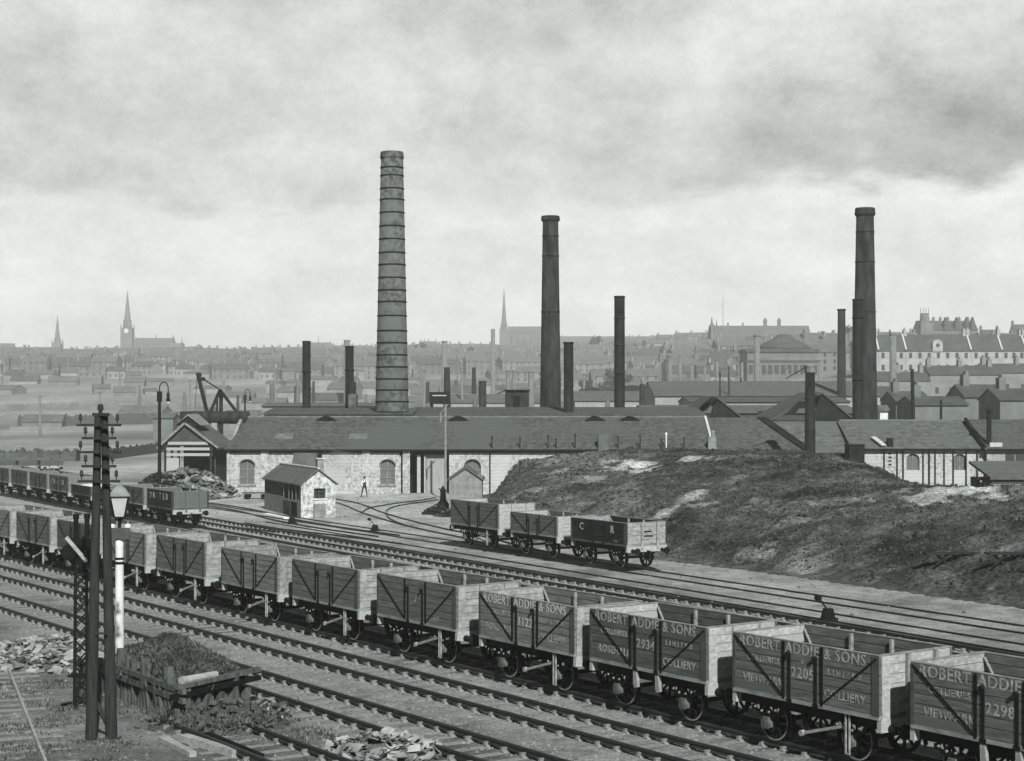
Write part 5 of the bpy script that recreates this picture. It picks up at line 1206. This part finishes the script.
# churches
def church(label, u, Y, vb, vt, ve, vs, wt, ua, ub, vr, clock=False, tower_front=True):
    k = Y/F; x = XU(u,Y); z0_ = land(x,Y)-3; zz = lambda v: ZV(v,Y)-z0_; T = thing('church', label, 'church', (x, Y, z0_)); w_ = wt*k/2
    b = B(); b.box(-w_,w_,-w_,w_,0,zz(ve)); 
    for a in (-1,1):
        for c_ in (-1,1): b.bar((a*w_,c_*w_,0),(a*w_,c_*w_,zz(ve)+1),.9); b.lathe((a*w_,c_*w_,zz(ve)+1), [(.6,0),(.05,3.4)], 4)
    tw = b.build('tower', 'townwall3', T)
    b = B(); n = 8; w2 = w_*.78; b.lathe((0,0,zz(ve)), [(w2,0),(w2,(zz(vs)-zz(ve))),(w2*1.12,(zz(vs)-zz(ve))+.3),(w2*.8,(zz(vs)-zz(ve))+1.0),(.08,zz(vt)-zz(ve))], 8); b.build('spire', 'townwall3', tw)
    if clock: b = B(); b.cyl((0,-w_-.02,zz(331)),(0,-w_-.14,zz(331)),w_*.42,n=20); b.build('clock_face', 'white', tw)
    xa, xb = XU(ua,Y)-x, XU(ub,Y)-x
    b = B(); dep = 16; he_ = zz(vr)-7*k; b.box(xa,xb,2,2+dep,-1,he_); b.xprism([(2,he_),(2+dep,he_),(2+dep/2,zz(vr)+1.2)], xa+.01, xa+.5); b.xprism([(2,he_),(2+dep,he_),(2+dep/2,zz(vr)+1.2)], xb-.5, xb-.01); nv = b.build('nave', 'townwall3', T)
    b = B(); gable_roof(b, xa-.1, xb+.1, 2, 2+dep, he_, zz(vr)); b.build('roof', 'townroof2', T)
    nb = 6
    for i in range(nb):
        xx = xa+(xb-xa)*(i+.5)/nb; b = B(); b.prism([(xx-.7,he_*.5),(xx+.7,he_*.5),(xx+.7,he_*.8),(xx,he_*.92),(xx-.7,he_*.8)],1.9,1.997); b.build('window', 'townpane', T)
    return T
T = church('hazy church with tall clock spire and long nave at left', 127.5, 1480., 356, 290, 328, 321, 10.5, 133, 172, 337.5, clock=True)
k = 1480/F; b = B(); b.box(42*k,54*k,1,14,0,ZV(343,1480)-T.location.z); b.lathe((54*k,2,ZV(343,1480)-T.location.z), [(.6,0),(.05,7*k)], 6); b.lathe((45*k,2,ZV(338,1480)-T.location.z), [(.6,0),(.05,5*k)], 6); b.lathe((26*k,10,ZV(337,1480)-T.location.z), [(.7,0),(.05,4*k)], 6); b.build('chancel', 'townwall3', T)
church('faint smaller church with slim spire at far left', 57.5, 1600., 358, 315, 343, 339, 8.5, 12, 54, 350.5)
church('pale hazy church with needle spire left of centre chimney', 504, 1500., 350, 287, 331, 324, 8, 508, 548, 326)
church('small hazy church gable peak on skyline near left stacks', 318.5, 1500., 352, 334, 352, 350, 2.2, 309, 330, 342)
Y = 1450.; k = Y/F
T = thing('grandstand_roof', 'long pale sloping roof on the skyline at left edge', 'building', (XU(-22,Y), Y, 45)); house_body(T, 34*k, 14, ZV(353,Y)-45, ZV(343,Y)-45, 'townwall', 'townroof2', chim=())
Y = 560.; k = Y/F
for k2, (ua, ub, vr, ve, Y, lab) in enumerate(((443,492,345.5,352,1400,'long hazy roofed block left of the needle spire'),(560,700,336,343,1650,'very long faint block on skyline right of centre chimney'),(562,612,347,353,1150,'hazy terrace below the faint skyline block'),
        (420,436,341,348,1550,'small faint block on skyline beside the banded chimney'),(332,372,345,350,1500,'faint long block on skyline behind the dark stacks'),(83,95,348,352,1600,'faint flat topped block on skyline between two churches'))):
    T = thing('skyline_block', lab, 'building', (XU(ua,Y), Y, land(XU(ua,Y),Y)-4)); z_ = T.location.z; house_body(T, (ub-ua)*Y/F, 12, ZV(ve,Y)-z_, ZV(vr,Y)-z_, 'townwall', 'townroof2', chim=(.02,.25,.5,.98), rows=2, cols=max(3,int((ub-ua)/7)))
# black field wall and hedges of the flat ground on the left
def longwall(label, ua, va, ub, vb, h, m, name, cat, n=90):
    a, c_ = hit(ua, va), hit(ub, vb); T = B(); vs = []
    for i in range(n+1):
        q_ = a.lerp(c_, i/n); z = land(q_.x, q_.y); hh = h*(1+.5*noise.noise(Vector((i*.31, ua, 3)))+.25*noise.noise(Vector((i*.93, ua, 8)))); w_ = 1.4 if cat == 'hedge' else .5
        for (dy, zz_) in ((-w_,-.5),(-w_*.8,hh*.8),(0,hh),(w_*.8,hh*.8),(w_,-.5)): vs.append((q_.x-a.x, q_.y-a.y+dy, z-a.z+zz_))
    T.add(vs, [(i*5+j, (i+1)*5+j, (i+1)*5+j+1, i*5+j+1) for i in range(n) for j in range(4)]+[(0,1,2,3,4), tuple(n*5+j for j in (4,3,2,1,0))])
    o = T.build(name, m); o.location = a; return tag(o, label, cat)
longwall('long dark wall across waste ground at left, farther one', 18, 427, 156, 424, 3.0, 'tar', 'boundary_wall', 'wall')
longwall('lower pale wall in front of the farther dark one', 10, 431, 84, 431, 1.1, 'townwall', 'boundary_wall', 'wall')
longwall('dark hedge bank running across left middle ground', -60, 462, 78, 461, 1.5, 'soil', 'hedge', 'hedge')
longwall('dark hedge bank right of the telegraph pole, rising to shed', 106, 460, 165, 452, 1.5, 'soil', 'hedge', 'hedge')
longwall('grey embankment line below the town at left', -30, 412, 200, 410, 2.5, 'townwall3', 'railway_embankment', 'embankment')
T = thing('signal_cabin', 'small grey cabin on waste ground behind yard lamp', 'cabin', (XU(153,300), 300, 0)); house_body(T, 20*300/F, 5, ZV(417,300), ZV(413,300), 'townwall3', 'townroof2', chim=())
# ------------------------------------------------------------------ houses on the hillside
protos = []
specs = [(12,8,5.2,7.6,'townwall','townroof',2,4),(20,9,6.0,8.8,'townwall3','townroof',2,6),(16,8,5.5,8,'townwall4','townroof2',2,5),(28,10,7.5,10.5,'townwall','townroof2',3,8),(9,7,4.6,7.0,'townwall4','townroof',1,3),(14,9,8.2,10.8,'townwall3','townroof2',3,4)]
desc = ['small grey stone house','sooty long terrace','pale harled house','tall grey tenement block','tiny pale cottage','tall narrow sooty house']
zones = [(-9,-.2,'below the clock spire church'),(-.2,-.05,'behind the left iron stacks'),(-.05,.1,'around the central brick chimney'),(.1,9,'on the right hand hillside')]
for k, (L, dp, he, hr, wm, rm, rw, cl) in enumerate(specs):
    T = thing('town_house', 'x', 'house', (0,0,0)); b = B(); b.box(0,L,0,dp,-3,he); b.xprism([(0,he),(dp,he),(dp/2,hr-.05)], .01,.35); b.xprism([(0,he),(dp,he),(dp/2,hr-.05)], L-.35,L-.01)
    b.build('wall', wm, T)
    b = B(); gable_roof(b,-.2,L+.2,0,dp,he,hr,.3); rf = b.build('roof', rm, T)
    for q_ in (.05,.95): b = B(); b.box(L*q_-.45,L*q_+.45,dp/2-.8,dp/2+.8,hr-.6,hr+1.5); b.build('chimney', wm, rf)
    b = B()
    for r_ in range(rw):
        for c_ in range(cl): x = L*(c_+.5)/cl; z = he*(r_+.3)/rw; b.box(x-.45,x+.45,-.06,-.003,z,z+1.5)
    b.build('window', 'townpane', T); protos.append([T, False])
keepout = [(690,866,0,585),(858,1060,0,560),(700,830,960,1040),(905,1010,800,880),(118,180,1440,1530),(0,62,1560,1640),(498,550,1470,1540)]
cnt = 0; cand = []
Y = 480.
while Y < 1640:
    u = -45+random.uniform(0,30)
    while u < 1075:
        k = random.choice([0,1,2,3,4,5,1,3]); Yj = Y+random.uniform(-14,14); L = specs[k][0]; sc_ = random.uniform(.85,1.5) if Yj > 900 else 1; du = L*sc_*F/Yj; x = XU(u, Yj); z = land(x+L/2, Yj)
        a_ = x/Yj; ok = not any(p_-du < u < b_ and c_ < Yj < d_ for p_, b_, c_, d_ in keepout)
        lim = 850 if a_ < -.1 else 880 if a_ < 0 else 880-340*smooth01(a_/.12)
        if Yj < lim: ok = ok and random.random() < (.04 if a_ > -.1 else 0)
        if ok and random.random() < .82: cand.append((Yj, x, z, k, sc_, random.uniform(-.45,.45)))
        u += du*random.uniform(1.0, 1.25)+random.uniform(0, 7)
    Y *= 1.031
cand.sort()
class MM:
    def __init__(s): s.b = B(); s.mi = []
    def part(s, p, mi): n = len(s.b.f); s.b.add(p.v, p.f); s.mi += [mi]*(len(s.b.f)-n)
far = MM(); fm = ['townwall','townwall3','townwall4','townroof','townroof2','townpane']
for i, (Yj, x, z, k, sc_, rz) in enumerate(cand):
    if i < 285:
        pr = protos[k]; T = pr[0] if not pr[1] else copy_tree(pr[0]); pr[1] = True
        T.location = (x, Yj, z-.3); T.rotation_euler.z = rz; T.scale = (sc_,1,1); zn = [q_ for q_ in zones if q_[0] <= x/Yj < q_[1]][0]
        T['label'] = 'hazy %s among many %s' % (desc[k], zn[2]); T['group'] = '%ss %s' % (desc[k], zn[2]); cnt += 1
    else:
        L_, dp, he, hr, wm, rm, rw, cl = specs[k]; L_ *= sc_; m_ = Matrix.Translation((x, Yj, z-.3)) @ Matrix.Rotation(rz, 4, 'Z')
        def put(b_, mn): b_.v = [tuple(m_ @ Vector(q_)) for q_ in b_.v]; far.part(b_, fm.index(mn))
        b = B(); b.box(0,L_,0,dp,-3,he); b.xprism([(0,he),(dp,he),(dp/2,hr-.05)], .01,.35); b.xprism([(0,he),(dp,he),(dp/2,hr-.05)], L_-.35,L_-.01)
        for q_ in (.05,.5,.95): b.box(L_*q_-.6,L_*q_+.6,dp/2-.8,dp/2+.8,hr-.6,hr+1.7)
        put(b, wm); b = B(); gable_roof(b,-.2,L_+.2,0,dp,he,hr,.3); put(b, rm)
me = bpy.data.meshes.new('town_houses'); me.from_pydata(far.b.v, [], far.b.f); me.update()
for q_ in fm: me.materials.append(M[q_])
me.polygons.foreach_set('material_index', far.mi)
tag(link('town_houses', me), 'faint mass of far town roofs and walls on skyline', 'houses', kind='stuff')
print('houses', cnt, len(cand))
random.seed(23); ns = 0; jum = []
for Y in (222,255,290,330,370,415,460,510,570,640,710,790,860):
    u = -30+random.uniform(0,40)
    while u < 1050:
        wpx = random.uniform(18,60)*400/Y*1.1; 
        if (Y > 280 or 395 < u < 655) and random.random() < (0 if u < 240 and Y < 450 else .5 if u < 240 else .7) and not (u+wpx > 690 and u < 866 and Y < 620) and not (u+wpx > 866 and Y < 600) and not (u+wpx > 705 and u < 850 and Y > 620): jum.append((Y+random.uniform(-12,12), u, wpx))
        u += wpx*random.uniform(1.05,1.7)
for Y, u, wpx in jum[:150]:
    x0 = XU(u,Y); L = wpx*Y/F; z_ = land(x0+L/2,Y)-.5; he = random.uniform(2.2,3.6) if u < 240 else random.uniform(2.8,5.5) if Y > 280 else random.uniform(4.6,6); hr = he+random.uniform(1.2,3.2); T = thing('hazy_shed', 'x', 'shed', (x0,Y,z_), random.uniform(-.3,.3), 'low hazy sheds of the works quarter')
    b = B(); dp = random.uniform(7,14); b.box(0,L,0,dp,-2,he); b.xprism([(0,he),(dp,he),(dp/2,hr-.05)], .01,.3); b.xprism([(0,he),(dp,he),(dp/2,hr-.05)], L-.3,L-.01); b.build('wall', random.choice(['townwall','townwall3','townwall3','townwall4']), T)
    b = B(); gable_roof(b,-.2,L+.2,0,dp,he,hr,.3); rf = b.build('roof', random.choice(['townroof','townroof2','townroof2','slate2']), T)
    ln = 'low shed among the hazy works quarter, '+('left of the banded chimney' if u < 376 else 'between banded and central chimneys' if u < 560 else 'right of the central chimney')
    if random.random() < .55:
        q_ = random.uniform(.1,.9); hh_ = random.uniform(2.5,9); b = B(); b.cyl((L*q_,dp/2,hr-1),(L*q_,dp/2,hr+hh_),.55,.4,10); b.build('flue', 'tank' if random.random() < .5 else 'townwall3', rf); ln += ', with a flue'
    T['label'] = ln; ns += 1
print('sheds', ns)
# near rows of sooty yard houses below the tenements, right
for i, (ua, ub, vr, ve, Y, lab) in enumerate(((876,930,371,380,400,'dark low roofed house row below the pale tenements'),(930,1000,365,374,420,'dark roofed house row at the foot of tenement row'),(985,1060,363,372,440,'dark roofed house row at far right below tenements'),
        (896,930,391,400,270,'dark gabled yard building behind black leaning pole'),(965,1012,384,396,260,'broad dark hipped yard building at right'),(1000,1060,388,399,240,'dark yard shed touching the right edge'),(868,900,386,397,300,'low dark yard building right of the tall chimney'),
        (915,968,396,404,230,'lower dark gabled shed among the right hand yards'))):
    x0 = XU(ua,Y); z_ = land(x0,Y)-1; T = thing('yard_building', lab, 'building', (x0,Y,z_), 0, 'sooty yard buildings at right')
    house_body(T, (ub-ua)*Y/F, 11, ZV(ve,Y)-z_, ZV(vr,Y)-z_, 'townwall3' if i > 2 else 'townwall', 'townroof', chim=(.05,.5,.93) if i < 3 else (.2,), rows=1, cols=5)
x = XU(882,205); T = thing('white_cabin', 'tiny bright white gabled cabin right of tall chimney foot', 'cabin', (XU(880,200),200,0)); house_body(T, 8*200/F, 2.5, ZV(409,200), ZV(405,200), 'white', 'slate2', chim=())
# ------------------------------------------------------------------ trees of the skyline
def tree_proto(seed):
    random.seed(seed); T = thing('town_tree', 'x', 'tree', (0,0,0)); b = B(); b.cyl((0,0,-1),(0,0,5),.45,.28,8)
    for a in range(6): t = a*1.05; b.cyl((0,0,3+a*.3),(2.6*math.cos(t),2.6*math.sin(t),6.5+a*.5),.2,.06,6)
    b.build('trunk', 'bark', T); b = B()
    cl = [(random.uniform(-3,3),random.uniform(-2.6,2.6),random.uniform(5,10.5),random.uniform(1.2,2.2)) for _ in range(13)]
    for cx,cy,cz,r_ in cl:
        for _ in range(60):
            d = Vector((random.gauss(0,1),random.gauss(0,1),random.gauss(0,1))).normalized()*r_*random.uniform(.5,1.05); p = Vector((cx,cy,cz))+d; s_ = random.uniform(.25,.55)
            q1 = Vector((random.uniform(-1,1),random.uniform(-1,1),random.uniform(-1,1)))*s_; q2 = Vector((random.uniform(-1,1),random.uniform(-1,1),random.uniform(-1,1)))*s_
            b.add([p-q1-q2,p+q1-q2,p+q1+q2,p-q1+q2],[(0,1,2,3)])
    b.build('crown', 'leaf', T); return T
tp = [[tree_proto(k), False] for k in (1,2,3)]; random.seed(11)
tl = [(u+random.uniform(-4,4), Y) for u, Y in ((100,1500),(108,1530),(116,1540),(84,1560),(225,1500),(243,1490),(250,1500),(255,1460),(263,1490),(271,1480),(282,1500),(290,1460),(300,1500),(640,1480),(652,1470),(664,1490),(676,1480),(688,1500),(696,1480),(703,1400),(578,1100),(590,620),(618,640),(600,1200),(852,800),(868,900),(1005,880),(198,1500),(210,1520),(830,900),(560,1000),(470,1100),(420,1200))]
for i, (u, Y) in enumerate(tl):
    pr = tp[i%3]; T = pr[0] if not pr[1] else copy_tree(pr[0]); pr[1] = True; x = XU(u,Y); T.location = (x,Y,land(x,Y)-.3); s_ = random.uniform(.8,1.4)*(.7 if Y < 500 else 1); T.scale = (s_,s_,s_*random.uniform(.8,1.1)); T.rotation_euler.z = random.uniform(0,6)
    T['label'] = 'faint bushy tree on the hazy skyline, ' + ('left of the iron stacks' if u < 320 else 'right of the central chimney' if u < 720 else 'on the right hillside'); T['group'] = 'hazy trees ' + ('left' if u < 320 else 'centre' if u < 720 else 'right')

# ------------------------------------------------------------------ air, sky, light, camera
hb = B(); hb.box(-1750,1750,-190,2200,-6,112); hz_ = hb.build('haze', None)
hm = bpy.data.materials.new('haze'); hm.use_nodes = True; N = hm.node_tree.nodes; N.clear()
o_ = N.new('ShaderNodeOutputMaterial'); pv = N.new('ShaderNodeVolumePrincipled'); pv.inputs['Density'].default_value = HAZE; pv.inputs['Color'].default_value = (.92,.95,.935,1); pv.inputs['Anisotropy'].default_value = 0.0
hm.node_tree.links.new(pv.outputs[0], o_.inputs['Volume']); hz_.data.materials.append(hm); tag(hz_, 'pale smoky air lying over yard and town', None, kind='stuff')

sd_h = Vector((.238,-.995,0)).normalized(); el = R(38); S = Vector((sd_h.x*math.cos(el), sd_h.y*math.cos(el), math.sin(el)))
sun = bpy.data.lights.new('sun', 'SUN'); sun.energy = SUN; sun.angle = R(.8); sun.color = (1,.985,.96); so = bpy.data.objects.new('sun', sun); C.objects.link(so); so.rotation_euler = S.to_track_quat('Z','Y').to_euler()
w = bpy.data.worlds.new('World'); bpy.context.scene.world = w; w.use_nodes = True; nt = w.node_tree; N = nt.nodes; L = nt.links; N.clear()
out = N.new('ShaderNodeOutputWorld'); sky = N.new('ShaderNodeTexSky'); sky.sky_type = 'NISHITA'; sky.sun_disc = False; sky.sun_elevation = el; sky.sun_rotation = math.atan2(S.x, S.y); sky.dust_density = 4
bw = N.new('ShaderNodeRGBToBW'); L.new(sky.outputs[0], bw.inputs[0]); bg1 = N.new('ShaderNodeBackground'); bg1.inputs[1].default_value = .07; L.new(bw.outputs[0], bg1.inputs[0])
tc = N.new('ShaderNodeTexCoord'); sp = N.new('ShaderNodeSeparateXYZ'); L.new(tc.outputs['Generated'], sp.inputs[0])
def math_(op, a, b_=None, c_=None):
    n = N.new('ShaderNodeMath'); n.operation = op
    for i, q in enumerate((a, b_, c_)):
        if q is None: continue
        if isinstance(q, (int, float)): n.inputs[i].default_value = q
        else: L.new(q, n.inputs[i])
    return n.outputs[0]
def noise_(scale, stretch, det=6, rough=.6, off=(0,0,0)):
    mp = N.new('ShaderNodeMapping'); mp.inputs['Scale'].default_value = stretch; mp.inputs['Location'].default_value = off; L.new(tc.outputs['Generated'], mp.inputs[0])
    n = N.new('ShaderNodeTexNoise'); n.inputs['Scale'].default_value = scale; n.inputs['Detail'].default_value = det; n.inputs['Roughness'].default_value = rough; L.new(mp.outputs[0], n.inputs[0]); return n.outputs['Fac']
def maprange(x, a, b_, c_, d, sm=True):
    n = N.new('ShaderNodeMapRange'); n.interpolation_type = 'SMOOTHSTEP' if sm else 'LINEAR'
    for i, q in enumerate((a, b_, c_, d)): n.inputs[i+1].default_value = q
    L.new(x, n.inputs[0]); return n.outputs[0]
az, elv = sp.outputs[0], sp.outputs[2]
n1 = noise_(5, (1,1,3.2), 8, .62); n2 = noise_(14, (1,1,1.8), 6, .6, (3,1,0)); n3 = noise_(2.6, (1,1,3), 3, .5, (.4,7,2.2))
# the lower edge of the grey cloud deck, rising to the right
edge = math_('ADD', math_('MULTIPLY', math_('MAXIMUM', az, 0.0), .10), .112)
e2 = math_('SUBTRACT', elv, edge); e3 = math_('ADD', e2, math_('MULTIPLY', math_('SUBTRACT', n1, .5), .11)); e3 = math_('ADD', e3, math_('MULTIPLY', math_('SUBTRACT', n2, .5), .03))
deck = maprange(e3, -.006, .012, 0, 1)
dk = maprange(e3, .0, .10, 1, .0)                 # darkest along the edge, thinning upwards
low = math_('ADD', math_('ADD', .65, math_('MULTIPLY', math_('SUBTRACT', n1, .5), .42)), math_('MULTIPLY', math_('SUBTRACT', n2, .5), .3))
high = math_('ADD', math_('ADD', .545, math_('MULTIPLY', math_('SUBTRACT', n3, .5), .55)), math_('MULTIPLY', math_('SUBTRACT', n2, .5), .45))
rt = maprange(az, .02, .2, 0, .2); high = math_('SUBTRACT', high, math_('MULTIPLY', rt, dk)); high = math_('SUBTRACT', high, math_('MULTIPLY', dk, .07))
mix = N.new('ShaderNodeMix'); mix.data_type = 'FLOAT'; L.new(deck, mix.inputs[0]); L.new(low, mix.inputs[2]); L.new(high, mix.inputs[3]); v = math_('ADD', mix.outputs[0], math_('MULTIPLY', math_('SUBTRACT', noise_(38, (1,1,1.2), 9, .9, (5,5,5)), .5), .5))
over = maprange(elv, .245, .42, 1, ZEN); v = math_('MULTIPLY', v, over); v = math_('MULTIPLY', v, maprange(sp.outputs[1], -.1, .45, .4, 1))
cc = N.new('ShaderNodeCombineColor'); L.new(math_('MULTIPLY', v, .985), cc.inputs[0]); L.new(v, cc.inputs[1]); L.new(math_('MULTIPLY', v, .985), cc.inputs[2])
bg2 = N.new('ShaderNodeBackground'); L.new(cc.outputs[0], bg2.inputs[0]); bg2.inputs[1].default_value = SKY
ms = N.new('ShaderNodeMixShader'); ms.inputs[0].default_value = .94; L.new(bg1.outputs[0], ms.inputs[1]); L.new(bg2.outputs[0], ms.inputs[2]); L.new(ms.outputs[0], out.inputs[0])
cam = bpy.data.cameras.new('camera'); co = bpy.data.objects.new('camera', cam); C.objects.link(co); co.location = (0,0,H); co.rotation_euler = (R(90),0,0)
cam.sensor_width = 36; cam.lens = 36*F/1024; cam.shift_y = (V0-380.5)/1024; cam.clip_end = 8000; cam.clip_start = .5
sc = bpy.context.scene; sc.camera = co
sc.view_settings.view_transform = 'Standard'; sc.view_settings.look = 'None'; sc.view_settings.exposure = EXPO; sc.view_settings.gamma = 1; sc.view_settings.use_curve_mapping = False
sc.render.engine = 'CYCLES'; cy = sc.cycles; cy.max_bounces = 5; cy.diffuse_bounces = 2; cy.glossy_bounces = 2; cy.transmission_bounces = 2; cy.volume_bounces = 1; cy.transparent_max_bounces = 16
cy.use_denoising = True; cy.sample_clamp_indirect = 4; cy.volume_step_rate = 4; cy.use_adaptive_sampling = True; cy.adaptive_threshold = .015
try: cy.denoiser = 'OPENIMAGEDENOISE'
except Exception: pass
